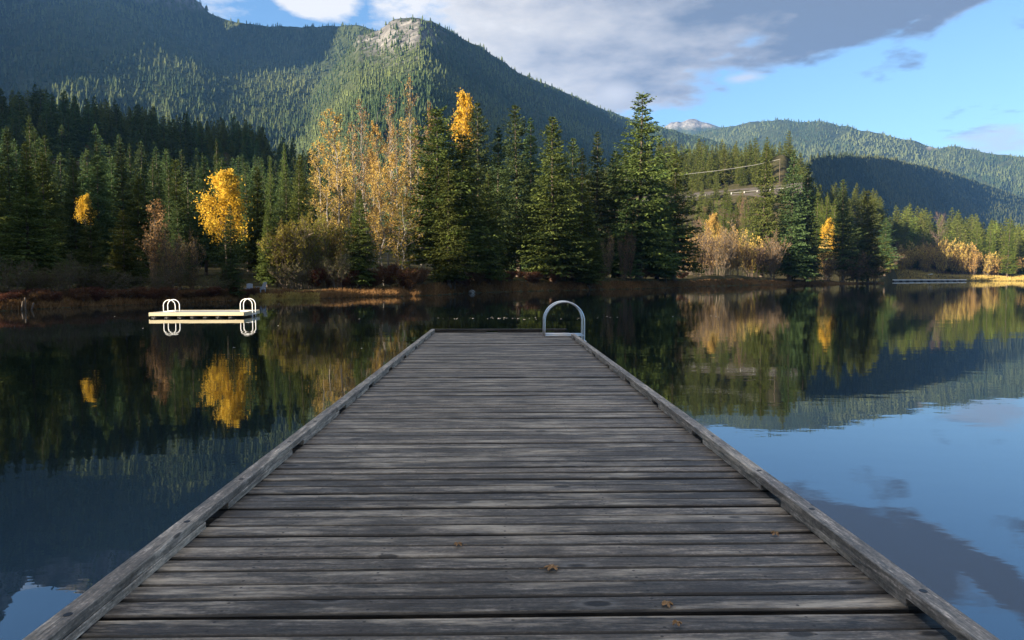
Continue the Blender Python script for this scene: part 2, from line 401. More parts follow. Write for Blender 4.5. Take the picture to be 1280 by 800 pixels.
# ------------------------------------------------------------------ lake
def build_lake():
    mt, nt, out = mat('still_lake_water'); L = nt.links.new
    tc = N(nt, "ShaderNodeTexCoord")
    def nz(sc, det, st):
        mp = N(nt, "ShaderNodeMapping"); mp.inputs[3].default_value = st; L(tc.outputs["Object"], mp.inputs[0])
        n = N(nt, "ShaderNodeTexNoise"); n.inputs["Scale"].default_value = sc; n.inputs["Detail"].default_value = det
        n.inputs["Roughness"].default_value = .55; L(mp.outputs[0], n.inputs[0]); return n.outputs[0]
    h = math_(nt, 'ADD', math_(nt, 'MULTIPLY', nz(.5, 3, (.6, 1.2, 1)), 0.0050), math_(nt, 'MULTIPLY', nz(3.5, 3, (.7, 1.2, 1)), .0007))
    b = N(nt, "ShaderNodeBump", i_Strength=1.0, i_Distance=1.0); L(h, b.inputs["Height"])
    fr = N(nt, "ShaderNodeFresnel", i_IOR=2.8)
    g = N(nt, "ShaderNodeBsdfGlossy", i_Roughness=.012); g.inputs[0].default_value = (.93, .96, 1, 1)
    d = N(nt, "ShaderNodeBsdfDiffuse"); d.inputs[0].default_value = (.004, .007, .008, 1)
    L(b.outputs[0], g.inputs["Normal"])
    mx = N(nt, "ShaderNodeMixShader"); L(fr.outputs[0], mx.inputs[0]); L(d.outputs[0], mx.inputs[1]); L(g.outputs[0], mx.inputs[2]); L(mx.outputs[0], out.inputs[0])
    a = np.linspace(0, 2 * math.pi, 97)[:-1]
    V = [(0, 0, 0)] + [(900 * math.sin(t), 900 * math.cos(t), 0) for t in a]
    f = np.array([(0, 1 + (k + 1) % 96, 1 + k) for k in range(96)])
    o = link('lake_water', mesh_np('lake_water', V, [f], [mt])); tag(o, kind='structure')
build_lake()

# ------------------------------------------------------------------ mountains
def mountain(name, sky, depth, base_r, prof, seed, rough, ntree, th, dens=None, rock=None, n=(420, 110), bump=None):
    """sky: skyline pixels; depth: crest distance along those pixels; prof: (v, share of the way back)"""
    sa = [azel(*e) if len(e) == 2 else (R(e[1]), R(e[2])) for e in sky]
    AZ = np.array([a for a, e in sa]); EL = np.array([e for a, e in sa])
    PX = np.array([e[0] for e in sky], float)
    dp = np.array([p for p, _ in depth], float); dd = np.array([d for _, d in depth], float)
    bp = np.array([p for p, _ in base_r], float); bd = np.array([d for _, d in base_r], float)
    def surf(a, v):
        px = np.interp(a, AZ, PX)
        elc = np.interp(a, AZ, EL) + R(.25) * fbm(np.degrees(a) * 1.4, a * 0, seed + 3, 4)
        Dc = np.interp(px, dp, dd); Db = np.interp(px, bp, bd)
        t = np.interp(v, [p[0] for p in prof], [p[1] for p in prof])
        r = Db + (Dc - Db) * t
        w = np.sin(np.clip(v, 0, 1) * math.pi) ** .7
        r = r + rough * w * (fbm(np.degrees(a) * .22, v * 2.2 + 4, seed, 5) * 2 + .9 * fbm(np.degrees(a) * .8, v * 3, seed + 50, 5))
        if bump: r = r - bump(px, v)
        e0 = R(2.0)
        el = e0 + (elc - e0) * v
        return r * np.sin(a), r * np.cos(a), CAMZ + r * np.tan(el), r, px, el
    na, nv = n
    a = np.linspace(AZ[0], AZ[-1], na); v = np.linspace(0, 1, nv)
    aa, vv = np.meshgrid(a, v, indexing='ij')
    X, Y, Z, r, px, el = surf(aa, vv)
    # back slope, so that the hill has a far side
    bx, by, bz = [], [], []
    for k in (1, 2, 3, 4):
        rb = r[:, -1] * (1 + .12 * k); bx.append(rb * np.sin(a)); by.append(rb * np.cos(a)); bz.append(Z[:, -1] * (1 - .25 * k) - 2)
    X = np.concatenate([X, np.stack(bx, 1)], 1); Y = np.concatenate([Y, np.stack(by, 1)], 1); Z = np.concatenate([Z, np.stack(bz, 1)], 1)
    m = X.shape[1]
    V = np.stack([X, Y, Z], -1).reshape(-1, 3)
    i, j = np.meshgrid(np.arange(na - 1), np.arange(m - 1), indexing='ij')
    q = np.stack([i * m + j, i * m + j + 1, (i + 1) * m + j + 1, (i + 1) * m + j], -1).reshape(-1, 4)[:, ::-1]
    PY = 400 - F * np.tan(np.concatenate([el, np.repeat(el[:, -1:], 4, 1)], 1) + PITCH)
    PXX = np.concatenate([px, np.repeat(px[:, -1:], 4, 1)], 1)
    rk = rock(PXX, PY) if rock else np.zeros_like(PY)
    o = link(name, mesh_np(name, V, [q], [M['slope']], tone=np.clip(rk, 0, 1).ravel(), smooth=True)); tag(o, kind='structure')
    # its forest
    g = np.random.default_rng(seed)
    ta = g.uniform(AZ[0], AZ[-1], ntree); tv = g.uniform(0.02, 1.0, ntree) ** .95
    tx, ty, tz, tr, tpx, tel = surf(ta, tv)
    tpy = 400 - F * np.tan(tel + PITCH)
    keep = g.uniform(0, 1, ntree) < (dens(tpx, tpy, tv) if dens else 1)
    keep &= fbm(np.degrees(ta) * 2.2, tv * 26, seed + 9, 4) > g.uniform(-.34, -.06, ntree)
    tx, ty, tz, tr = tx[keep], ty[keep], tz[keep], tr[keep]; nt_ = len(tx)
    H = (.28 + 1.0 * g.uniform(0, 1, nt_) ** 1.4) * th * 1.15 * (1 + .5 * fbm(tx * .01, ty * .01, seed + 2, 2)); W = H * g.uniform(.17, .28, nt_)
    K = 5; ang = np.arange(K) * 2 * math.pi / K
    ring1 = g.uniform(.75, 1.25, (nt_, K)); rot = g.uniform(0, 6.28, (nt_, 1))
    def ring(zf, rf):
        x = tx[:, None] + np.cos(ang + rot) * W[:, None] * rf * ring1; y = ty[:, None] + np.sin(ang + rot) * W[:, None] * rf * ring1
        z = (tz + H * zf)[:, None] + g.uniform(-.05, .05, (nt_, K)) * H[:, None]
        return np.stack([x, y, z], -1)
    r0 = ring(.05, 1.0); r1 = ring(.48, .62)
    top0 = np.stack([tx, ty, tz + H * .72], -1)[:, None]; top1 = np.stack([tx, ty, tz + H], -1)[:, None]
    TV = np.concatenate([r0, r1, top0, top1], 1); S = 2 * K + 2
    f1 = np.array([(k, (k + 1) % K, 2 * K) for k in range(K)] + [(K + k, K + (k + 1) % K, 2 * K + 1) for k in range(K)])
    FF = (np.arange(nt_)[:, None, None] * S + f1[None]).reshape(-1, 3)
    tone = np.repeat(np.clip(.45 + 1.9 * fbm(tx * .004, ty * .004, seed + 4, 4) + g.normal(0, .25, nt_), 0, 1), S)
    fo = link(name + '_forest', mesh_np(name + '_forest', TV.reshape(-1, 3), [FF], [M['mtn_fir']], tone=tone))
    return o, fo

def slope_mat():
    m, nt, out = mat('mountain_slope'); L = nt.links.new
    tc = N(nt, "ShaderNodeTexCoord"); at = N(nt, "ShaderNodeAttribute", attribute_name="tone")
    def nz(s, d=8, st=(1, 1, 1)):
        mp = N(nt, "ShaderNodeMapping"); mp.inputs[3].default_value = st; L(tc.outputs["Object"], mp.inputs[0])
        n = N(nt, "ShaderNodeTexNoise"); n.inputs["Scale"].default_value = s; n.inputs["Detail"].default_value = d; n.inputs["Roughness"].default_value = .62; L(mp.outputs[0], n.inputs[0]); return n.outputs[0]
    veg = ramp(nt, nz(.03), [(.3, (.018, .026, .012)), (.6, (.042, .052, .024)), (.8, (.07, .065, .035))])
    rockc = ramp(nt, nz(.035, 8, (1, 1, .35)), [(.32, (.05, .05, .05)), (.5, (.11, .108, .104)), (.68, (.20, .195, .186))])
    f = math_(nt, 'ADD', math_(nt, 'MULTIPLY', math_(nt, 'SUBTRACT', nz(.02), .5), 3.2), math_(nt, 'MULTIPLY_ADD', at.outputs["Fac"], 2.2, -.9), clamp=True)
    c = mixc(nt, f, veg.outputs[0], rockc.outputs[0])
    b = N(nt, "ShaderNodeBump", i_Strength=.8, i_Distance=14); L(nz(.03, 8, (1, 1, .5)), b.inputs["Height"])
    d = N(nt, "ShaderNodeBsdfDiffuse"); L(c, d.inputs[0]); L(b.outputs[0], d.inputs["Normal"]); L(d.outputs[0], out.inputs[0])
    return m
M['slope'] = slope_mat()
def gauss(x, y, cx, cy, sx, sy): return np.exp(-((x - cx) / sx) ** 2 - ((y - cy) / sy) ** 2)

o, fo = mountain('mountain_ridge',
    [(-900, -64, 22), (-750, -59, 25), (-600, -55, 27), (-450, -50, 28), (-300, -46, 28.5), (-150, -41, 28.5), (0, -48), (40, -62), (75, -70), (120, -62), (180, -40), (225, -12), (248, 2), (262, 17), (290, 27), (340, 33), (400, 34), (430, 31), (455, 32), (480, 44), (520, 75), (560, 110), (620, 160)],
    [(-900, 2300), (-450, 2150), (0, 2050), (260, 1800), (330, 1850), (420, 2050), (620, 2200)], [(-900, 1900), (-450, 1500), (-100, 1000), (620, 950)],
    [(0, 0), (.45, .30), (.56, .42), (.74, .86), (.82, .9), (1, 1)], 21, 62, 52000, 11.5,
    dens=lambda px, py, v: np.where((py < 52) & (px < 270), .10 + .8 * (fbm(px * .025, py * .05, 77, 3) > .0), .97),
    rock=lambda px, py: np.clip((60 - py) / 30, 0, 1) * np.clip((290 - px) / 50, 0, 1) * (.75 + 1.2 * fbm(px * .025, py * .05, 78, 3)) + .14,
    bump=lambda px, v: -520 * np.clip((px + 120) / 380, 0, 1) * np.clip((v - .74) / .12, 0, 1) * np.clip((460 - px) / 200, 0, 1))
tag(fo, 'mass of small conifers covering the high blue shaded ridge at the upper left', 'forest', kind='stuff')
o, fo = mountain('mountain_dome',
    [(300, 190), (340, 158), (375, 128), (410, 92), (438, 62), (448, 44), (475, 37), (490, 26), (515, 22), (540, 26), (560, 38), (600, 58), (630, 77), (650, 92), (700, 113), (760, 139), (800, 152), (840, 163), (880, 171), (960, 196), (1040, 232), (1120, 270)],
    [(300, 2100), (440, 1680), (525, 1560), (650, 2050), (860, 3100), (1120, 3400)], [(300, 700), (560, 640), (1120, 760)],
    [(0, 0), (.35, .12), (.55, .3), (.75, .55), (.84, .72), (.9, .78), (1, 1)], 42, 130, 50000, 9.5,
    dens=lambda px, py, v: 1 - .9 * np.clip((.9 + 1.6 * fbm(px * .06, py * .12, 6, 3)) * gauss(px, py, 492, 47, 66, 28) + .5 * (fbm(px * .05, py * .05, 5, 3) > .12) * gauss(px, py, 470, 90, 90, 45), 0, 1),
    rock=lambda px, py: 1.0 * gauss(px, py, 492, 45, 62, 26) + .3 * gauss(px, py, 470, 95, 60, 25) + .1,
    bump=lambda px, v: 190 * np.exp(-((px - 470 - 160 * (.75 - v)) / 75) ** 2) * np.clip(v * 2, 0, 1) * np.clip((.88 - v) * 6, 0, 1))
tag(fo, 'mass of conifers covering the round rocky topped hill behind the lake trees', 'forest', kind='stuff')
o, fo = mountain('mountain_far_hill',
    [(700, 235), (760, 205), (820, 183), (860, 170), (885, 163), (920, 157), (945, 151), (975, 149), (1000, 152), (1030, 153), (1060, 158), (1100, 168), (1130, 174), (1170, 184), (1200, 184), (1230, 190), (1280, 196), (1400, 215), (1560, 240), (1900, 57, 7.5), (2300, 72, 6), (2700, 92, 3.2)],
    [(700, 4400), (970, 4500), (1280, 4700), (1560, 4900)], [(700, 1800), (1000, 2200), (1150, 3100), (1290, 4000), (1560, 4300)],
    [(0, 0), (.5, .35), (1, 1)], 63, 260, 90000, 15,
    dens=lambda px, py, v: 1 - .7 * (fbm(px * .03, py * .06, 15, 3) > .17),
    rock=lambda px, py: .15 + .9 * gauss(px, py, 1170, 208, 14, 4))
tag(fo, 'mass of conifers covering the long sunlit hill on the right', 'forest', kind='stuff')
sky4 = [(780, 185), (820, 164), (838, 153), (850, 152), (862, 149), (868, 148), (876, 152), (890, 156), (905, 160), (940, 172), (1000, 200)]
o, fo = mountain('mountain_far_peak', sky4, [(780, 6000), (1000, 6000)], [(780, 4900), (1000, 4900)], [(0, 0), (1, 1)], 84, 150, 500, 16,
    dens=lambda px, py, v: np.clip((py - 156) / 10, 0, 1), rock=lambda px, py: np.clip((172 - py) / 10, 0, 1) * 1.1, n=(160, 60))
tag(fo, 'sparse conifers below the pale bare distant peak', 'forest', kind='stuff')

o, fo = mountain('mountain_shadow_spur',  # added spur in place of a cast shadow, skyline follows the shadow edge
    [(940, 262), (985, 232), (1002, 212), (1014, 199), (1040, 194), (1075, 195), (1105, 198), (1140, 205), (1180, 214), (1220, 227), (1250, 237), (1290, 251), (1350, 272), (1450, 300)],
    [(940, 1150), (1010, 1350), (1100, 2000), (1200, 2900), (1290, 3800), (1450, 4300)], [(940, 900), (1010, 1050), (1100, 1500), (1200, 2150), (1290, 2800), (1450, 3300)],
    [(0, 0), (1, 1)], 105, 25, 24000, 10, dens=lambda px, py, v: .8 + 0 * px, rock=lambda px, py: .1 + 0 * px)
tag(fo, 'mass of conifers covering the added spur standing in for the shadow on the long sunlit hill', 'forest', kind='stuff')

# ------------------------------------------------------------------ vegetation prototypes
def conifer_crown(seed, H, Rb, nlev, per, spr, sl, z0=.08, ragged=.3, droop=.35, power=.8):
    g = np.random.default_rng(seed)
    B, D, LN, TN = [], [], [], []
    ph = g.uniform(0, 6.28, 4)
    for i in range(nlev):
        t = (i + g.uniform(0, 1)) / nlev
        z = H * (z0 + (1 - z0) * t)
        prof = (1 - t) ** power * (.62 + .38 * min(1, t / .15)) + .035
        for k in range(max(3, int(per * (.55 + .6 * (1 - t))))):
            az = g.uniform(0, 2 * math.pi)
            lobe = 1 + ragged * (math.sin(az * 2 + ph[0] + t * 9) * .5 + math.sin(az * 3 + ph[1] - t * 15) * .5 + math.sin(t * 40 + ph[2]) * .35)
            L = Rb * prof * g.uniform(.62, 1.15) * lobe
            if g.uniform() < .08: L *= .35
            if g.uniform() < .04: L *= 1.3
            sl0 = .25 * t - droop * (1 - t) * g.uniform(.6, 1.3); cu = .16
            ns = max(4, int(spr * (.3 + .7 * L / Rb)))
            s = g.uniform(.02, 1.0, ns) ** .72
            out = np.array([math.cos(az), math.sin(az), 0]); sd = np.array([-math.sin(az), math.cos(az), 0])
            sdo = g.uniform(-1, 1, ns) * (1.05 - s * .75) * L * .34
            p = out * (s * L)[:, None] + sd * sdo[:, None]
            p[:, 2] = z + L * (sl0 * s + cu * s * s) - np.abs(sdo) * .25 + g.normal(0, .05, ns) * sl
            an = np.sign(sdo) * g.uniform(.15, 1.1, ns)
            d = out * np.cos(an)[:, None] + sd * np.sin(an)[:, None]
            d[:, 2] = g.uniform(-.75, .18, ns) - .15 * (1 - t)
            B.append(p); D.append(d); LN.append(sl * g.uniform(.55, 1.25, ns) * (.55 + .45 * (1 - t))); TN.append(np.clip(g.normal(.45, .2) + g.normal(0, .16, ns), 0, 1))
    # leader
    nl = 8; zz = np.linspace(.93, 1.0, nl) * H
    aa = g.uniform(0, 6.28, nl)
    B.append(np.stack([0 * zz, 0 * zz, zz], 1)); D.append(np.stack([np.cos(aa) * .5, np.sin(aa) * .5, np.full(nl, .8)], 1)); LN.append(np.full(nl, sl * .6)); TN.append(np.full(nl, .5))
    B = np.concatenate(B); D = np.concatenate(D); LN = np.concatenate(LN); TN = np.concatenate(TN)
    D /= np.linalg.norm(D, axis=1)[:, None]
    n = len(B)
    side = np.cross(D, g.normal(0, .55, (n, 3)) + np.array([0, 0, 1.0])); side /= np.linalg.norm(side, axis=1)[:, None] + 1e-9
    w = LN * g.uniform(.17, .30, n)
    mid = B + D * (LN * .42)[:, None]
    V = np.stack([B, mid + side * w[:, None], B + D * LN[:, None], mid - side * w[:, None]], 1).reshape(-1, 3)
    q = (np.arange(n)[:, None] * 4 + np.arange(4)[None])
    return V, q, np.repeat(TN, 4)
def tube_np(pts, r0, r1, n=6):
    mb = MB(); mb.tube(pts, r0, r1, n); return np.concatenate(mb.v), mb.f
def trunk_mesh(name, H, r, m, seed, bend=.2, n=8):
    g = np.random.default_rng(seed); k = 9
    z = np.linspace(-.6, H, k)
    x = np.cumsum(g.normal(0, bend / k, k)); y = np.cumsum(g.normal(0, bend / k, k)); x -= x[0]; y -= y[0]
    mb = MB(); mb.tube(np.stack([x, y, z], 1), r, r * .08, n)
    # root flare
    mb.tube([(0, 0, -.6), (0, 0, .15), (x[1] * .3, y[1] * .3, .7)], r * 1.6, r * .95, n)
    me = bpy.data.meshes.new(name); me.from_pydata(np.concatenate(mb.v).tolist(), [], mb.f); me.materials.append(m); me.polygons.foreach_set("use_smooth", [True] * len(me.polygons)); me.update()
    return me

CROWN, TRUNK = {}, {}
for k, (mk, args) in {
        'a': ('fir', dict(nlev=78, per=12, spr=52, sl=0.55, ragged=.34, droop=.42, power=.72)),
        'b': ('fir', dict(nlev=70, per=11, spr=49, sl=0.58, ragged=.5, droop=.34, power=.62, z0=.1)),
        'c': ('fir_cool', dict(nlev=78, per=12, spr=49, sl=0.52, ragged=.36, droop=.45, power=.80)),
        'd': ('fir', dict(nlev=66, per=12, spr=57, sl=0.59, ragged=.6, droop=.3, power=.58, z0=.12)),
        'e': ('fir_lime', dict(nlev=66, per=11, spr=41, sl=0.47, ragged=.25, droop=.2, power=.75)),
        'f': ('fir_cool', dict(nlev=64, per=11, spr=49, sl=0.59, ragged=.6, droop=.42, power=.66, z0=.16))}.items():
    V, q, t = conifer_crown(100 + ord(k), 25.0, 5.0, **args)
    CROWN[k] = mesh_np('crown_' + k, V, [q], [M[mk]], tone=t)
    TRUNK[k] = trunk_mesh('trunk_' + k, 24.5, .42, M['bark'], ord(k))
FARFIR = []; FARGEO = []; HILL = []
for k in range(6):
    V, q, t = conifer_crown(300 + k, 20.0, 3.7 + .2 * k, nlev=36, per=10, spr=19, sl=1.05, ragged=.25 + .05 * k, droop=.32, power=.74, z0=.04)
    tv, tf = tube_np([(0, 0, -1), (0, 0, 8), (0, 0, 19)], .3, .03, 5)
    quads = np.array([f for f in tf if len(f) == 4]) + len(V)
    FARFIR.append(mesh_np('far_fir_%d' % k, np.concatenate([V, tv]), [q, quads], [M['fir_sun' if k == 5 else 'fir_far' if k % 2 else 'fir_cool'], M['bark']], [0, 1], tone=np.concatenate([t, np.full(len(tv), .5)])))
    FARGEO.append((np.concatenate([V, tv]), q, quads, np.concatenate([t, np.full(len(tv), .5)])))

def branching(seed, H, spread, nl, lo, hi, up_, twigs, leaves, ls, lk, wood_r, twig_w=.02, droopy=0., stems=1, prof='oval', cl=.5):
    """wood (tubes) and leaves (quads) of a broadleaf tree or shrub, base at the origin"""
    g = np.random.default_rng(seed); wood = MB(); LP = []; TW = []
    for st in range(stems):
        a0 = g.uniform(0, 6.28)
        if stems == 1: base = np.zeros(3); top = np.array([g.normal(0, .02) * H, g.normal(0, .02) * H, H])
        else:
            rb = spread * .25 * math.sqrt(g.uniform()); base = np.array([math.cos(a0) * rb, math.sin(a0) * rb, 0])
            tl = g.uniform(.25, 1.0) * spread; top = np.array([math.cos(a0) * tl, math.sin(a0) * tl, H * g.uniform(.62, 1.0) * (1.05 - .35 * (tl / spread) ** 2)])
        n = 9; s = np.linspace(0, 1, n)[:, None]
        path = base * (1 - s) + top * s
        if stems > 1: path[:, :2] = base[:2] + (top - base)[:2] * s ** 1.5
        path[1:-1] += g.normal(0, .012 * H, (n - 2, 3)) * np.array([1, 1, .2])
        path[0, 2] -= .4
        rr = wood_r * (1 if stems == 1 else g.uniform(.5, 1))
        wood.tube(path, rr, rr * .12, 6 if stems == 1 else 4, cap=False)
        for i in range(nl):
            t = lo + (hi - lo) * (i + g.uniform()) / nl
            p0 = np.array([np.interp(t, s[:, 0], path[:, k]) for k in range(3)])
            u = (t - lo) / (hi - lo)
            sh = math.sin(math.pi * (.12 + .83 * u)) ** .7 if prof == 'oval' else ((1 - u) ** .55 * .92 + .1 if prof == 'round' else (1 - .75 * u))
            L = spread * (1 if stems == 1 else .45) * sh * g.uniform(.7, 1.15)
            az = g.uniform(0, 6.28); e = up_ + g.normal(0, .2)
            d = np.array([math.cos(az) * math.cos(e), math.sin(az) * math.cos(e), math.sin(e)])
            ss = np.linspace(0, 1, 5)[:, None]
            lp = p0 + d * L * ss + np.array([0, 0, 1.0]) * (.15 - droopy) * L * ss ** 2 + g.normal(0, .03 * L, (5, 3)) * ss
            wood.tube(lp, rr * .36 * (1 - .6 * u) + .008, .006, 4, cap=False)
            for k in range(twigs):
                w = g.uniform(.25, 1.0); q0 = np.array([np.interp(w, ss[:, 0], lp[:, c]) for c in range(3)])
                td = d + g.normal(0, .6, 3) + np.array([0, 0, .35 - droopy]); td /= np.linalg.norm(td)
                tl = L * g.uniform(.2, .45) + .15
                q1 = q0 + td * tl
                TW.append((q0, q1))
                for m_ in range(2): 
                    w2 = g.uniform(.3, .9); q2 = q0 + (q1 - q0) * w2; e2 = td + g.normal(0, .7, 3); TW.append((q2, q2 + e2 * tl * .4))
                if leaves: 
                    lc = q0 + (q1 - q0) * g.uniform(.2, 1.1, (leaves, 1)) + g.normal(0, cl * tl * .5 + .05, (leaves, 3)); LP.append(lc)
    TWa = np.array(TW); n = len(TWa)
    if n:
        dv = TWa[:, 1] - TWa[:, 0]; sd = np.cross(dv, g.normal(0, 1, (n, 3))); sd /= np.linalg.norm(sd, axis=1)[:, None] + 1e-9
        tv = np.stack([TWa[:, 0] + sd * twig_w, TWa[:, 0] - sd * twig_w, TWa[:, 1]], 1).reshape(-1, 3); tf = np.arange(n * 3).reshape(-1, 3)
    else: tv = np.zeros((0, 3)); tf = np.zeros((0, 3), int)
    wv = np.concatenate(wood.v); wq = np.array([f for f in wood.f if len(f) == 4])
    WV = np.concatenate([wv, tv]); wtone = np.concatenate([np.full(len(wv), .5), g.uniform(0, 1, n).repeat(3)])
    leaf = None
    if LP:
        P = np.concatenate(LP); m = len(P)
        a = g.normal(0, 1, (m, 3)); a /= np.linalg.norm(a, axis=1)[:, None]
        b = np.cross(a, g.normal(0, 1, (m, 3))); b /= np.linalg.norm(b, axis=1)[:, None] + 1e-9
        sz = ls * g.uniform(.6, 1.3, (m, 1))
        LV = np.stack([P - a * sz, P + b * sz * lk, P + a * sz, P - b * sz * lk], 1).reshape(-1, 3)
        tone = np.clip(.5 + .9 * fbm(P[:, 0] * .5 + P[:, 2] * .37, P[:, 1] * .5 + P[:, 2] * .23, seed, 2) + g.normal(0, .2, m), 0, 1)
        leaf = (LV, np.arange(m * 4).reshape(-1, 4), np.repeat(tone, 4))
    return (WV, wq, tf + len(wv), wtone), leaf
def broadleaf(key, leafmat, barkmat, seed, **kw):
    (WV, wq, tf, wt), leaf = branching(seed, **kw)
    TRUNK[key] = mesh_np('trunk_' + key, WV, [wq, tf], [M[barkmat], M['twig']], [0, 1], tone=wt, smooth=False)
    if leaf: CROWN[key] = mesh_np('crown_' + key, leaf[0], [leaf[1]], [M[leafmat]], tone=leaf[2])

# unit sizes: aspens 20 m, rounded trees 12 m, shrubs 4 m
broadleaf('aspen_amber', 'amber', 'pale_bark', 1, H=20, spread=2.6, nl=34, lo=.28, hi=.99, up_=.75, twigs=9, leaves=5, ls=.125, lk=.6, wood_r=.17, twig_w=.018, prof='oval')
broadleaf('aspen_sparse', 'russet', 'pale_bark', 2, H=20, spread=2.1, nl=34, lo=.35, hi=.99, up_=.85, twigs=9, leaves=2, ls=.125, lk=.6, wood_r=.16, twig_w=.022)
broadleaf('aspen_yellow', 'amber', 'pale_bark', 3, H=20, spread=2.9, nl=30, lo=.2, hi=.9, up_=.6, twigs=9, leaves=9, ls=.125, lk=.65, wood_r=.15, twig_w=.016)
broadleaf('round_gold', 'gold', 'bark', 4, H=12, spread=3.7, nl=40, lo=.16, hi=.95, up_=.42, twigs=12, leaves=18, ls=.105, lk=.75, wood_r=.2, cl=.55, prof='round')
broadleaf('ovoid_gold', 'gold', 'bark', 15, H=12, spread=2.7, nl=44, lo=.36, hi=.95, up_=.36, twigs=12, leaves=16, ls=.105, lk=.75, wood_r=.16, cl=.55, prof='round')
CROWN['ovoid_amber'] = CROWN['ovoid_gold'].copy(); CROWN['ovoid_amber'].materials[0] = M['amber']; TRUNK['ovoid_amber'] = TRUNK['ovoid_gold']
broadleaf('tall_gold', 'gold', 'bark', 14, H=12, spread=1.9, nl=40, lo=.68, hi=.99, up_=.6, twigs=9, leaves=13, ls=.085, lk=.75, wood_r=.12, cl=.5, prof='cone')
broadleaf('round_rust', 'russet', 'bark', 5, H=12, spread=3.6, nl=24, lo=.2, hi=.97, up_=.6, twigs=8, leaves=5, ls=.16, lk=.7, wood_r=.18, cl=.55, prof='round')
broadleaf('willow_olive', 'olive', 'twig', 6, H=8, spread=3.6, nl=8, lo=.25, hi=1, up_=.75, twigs=6, leaves=4, ls=.13, lk=.4, wood_r=.06, stems=11)
broadleaf('willow_grey', 'greygreen', 'twig', 7, H=8, spread=3.4, nl=8, lo=.2, hi=1, up_=.8, twigs=7, leaves=2, ls=.13, lk=.45, wood_r=.06, stems=11, twig_w=.018)
broadleaf('shrub_bare', 'russet', 'twig', 8, H=6, spread=3.0, nl=9, lo=.15, hi=1, up_=.85, twigs=8, leaves=1, ls=.10, lk=.5, wood_r=.045, stems=14, twig_w=.02)
broadleaf('shrub_red', 'redbrown', 'twig', 9, H=3, spread=2.0, nl=7, lo=.1, hi=1, up_=.8, twigs=6, leaves=4, ls=.09, lk=.6, wood_r=.03, stems=14, twig_w=.013)
broadleaf('shrub_gold', 'amber', 'twig', 10, H=6, spread=3.2, nl=8, lo=.15, hi=1, up_=.8, twigs=6, leaves=3, ls=.14, lk=.6, wood_r=.05, stems=12, twig_w=.02)
broadleaf('birch_green', 'olive', 'pale_bark', 12, H=14, spread=2.6, nl=34, lo=.08, hi=.97, up_=.45, twigs=7, leaves=6, ls=.14, lk=.55, wood_r=.13)
broadleaf('bare_tree', None, 'twig', 13, H=14, spread=3.4, nl=26, lo=.3, hi=.98, up_=.8, twigs=10, leaves=0, ls=.1, lk=.5, wood_r=.16, twig_w=.03)
# scraggly pine: dead grey twigs below, yellow-green plumes above
V1, q1, t1 = conifer_crown(901, 25.0, 7.0, nlev=17, per=4, spr=18, sl=1.5, z0=.45, ragged=.95, droop=-.15, power=.55)
CROWN['pine'] = mesh_np('crown_pine', V1, [q1], [M['fir_lime']], tone=t1)
(WV, wq, tf, wt), _ = branching(902, H=25, spread=5.5, nl=40, lo=.03, hi=.6, up_=-.1, twigs=10, leaves=0, ls=.1, lk=.5, wood_r=.4, twig_w=.05, droopy=.35)
TRUNK['pine'] = mesh_np('trunk_pine', WV, [wq, tf], [M['bark'], M['twig']], [0, 1], tone=wt)

PROTO_H = {**{k: 25 for k in 'abcdef'}, 'pine': 25, 'aspen_amber': 20, 'aspen_sparse': 20, 'aspen_yellow': 20, 'round_gold': 12, 'tall_gold': 12, 'ovoid_gold': 12, 'ovoid_amber': 12, 'round_rust': 12, 'willow_olive': 8, 'willow_grey': 8, 'shrub_bare': 6, 'shrub_red': 3, 'shrub_gold': 6, 'birch_green': 14, 'bare_tree': 14}
PROTO_W = {**{k: 5.0 for k in 'abcdef'}, 'pine': 6.5, 'aspen_amber': 2.6, 'aspen_sparse': 2.3, 'aspen_yellow': 2.9, 'round_gold': 3.9, 'tall_gold': 1.6, 'ovoid_gold': 3.0, 'ovoid_amber': 3.0, 'round_rust': 3.8, 'willow_olive': 4.2, 'willow_grey': 4, 'shrub_bare': 3.4, 'shrub_red': 2.2, 'shrub_gold': 3.6, 'birch_green': 2.8, 'bare_tree': 3.6}
def plant(name, key, x, y, H, hw, label, cat, group=None, rz=None, wood='trunk', leaf='crown'):
    z = float(ground(x, y)) - .05
    root = empty(name, (x, y, z), random.uniform(0, 6.28) if rz is None else rz)
    root.rotation_euler.x = random.gauss(0, .014); root.rotation_euler.y = random.gauss(0, .014)
    tag(root, label, cat, group)
    sz = H / PROTO_H[key]; sx = hw / PROTO_W[key]
    if key in TRUNK: link(wood, TRUNK[key], sc=(sx * .5 + sz * .5 if key in 'abcdef' else sx, sx * .5 + sz * .5 if key in 'abcdef' else sx, sz), parent=root)
    if key in CROWN: link(leaf, CROWN[key], sc=(sx, sx, sz), parent=root)
    return root
def in_corridor(x, y):
    """the gap in the shore trees that lets the sun reach the golden tree"""
    q = at_d(280, 250, 68); u = np.array([math.sin(SUN_AZ), math.cos(SUN_AZ)]); v = np.array([x - q[0], y - q[1]])
    return 7 < v @ u < 80 and abs(v[0] * u[1] - v[1] * u[0]) < 6.5
def plant_px(name, key, px, ytop, d, hwpx, label, cat, group=None, **kw):
    d = max(d, float(shore_r(math.degrees(az_of(px)))) + .8)
    p = at_d(px, ytop, d); g0 = float(ground(p[0], p[1]))
    return plant(name, key, p[0], p[1], p[2] - g0, hwpx / F * d, label, cat, group, **kw)

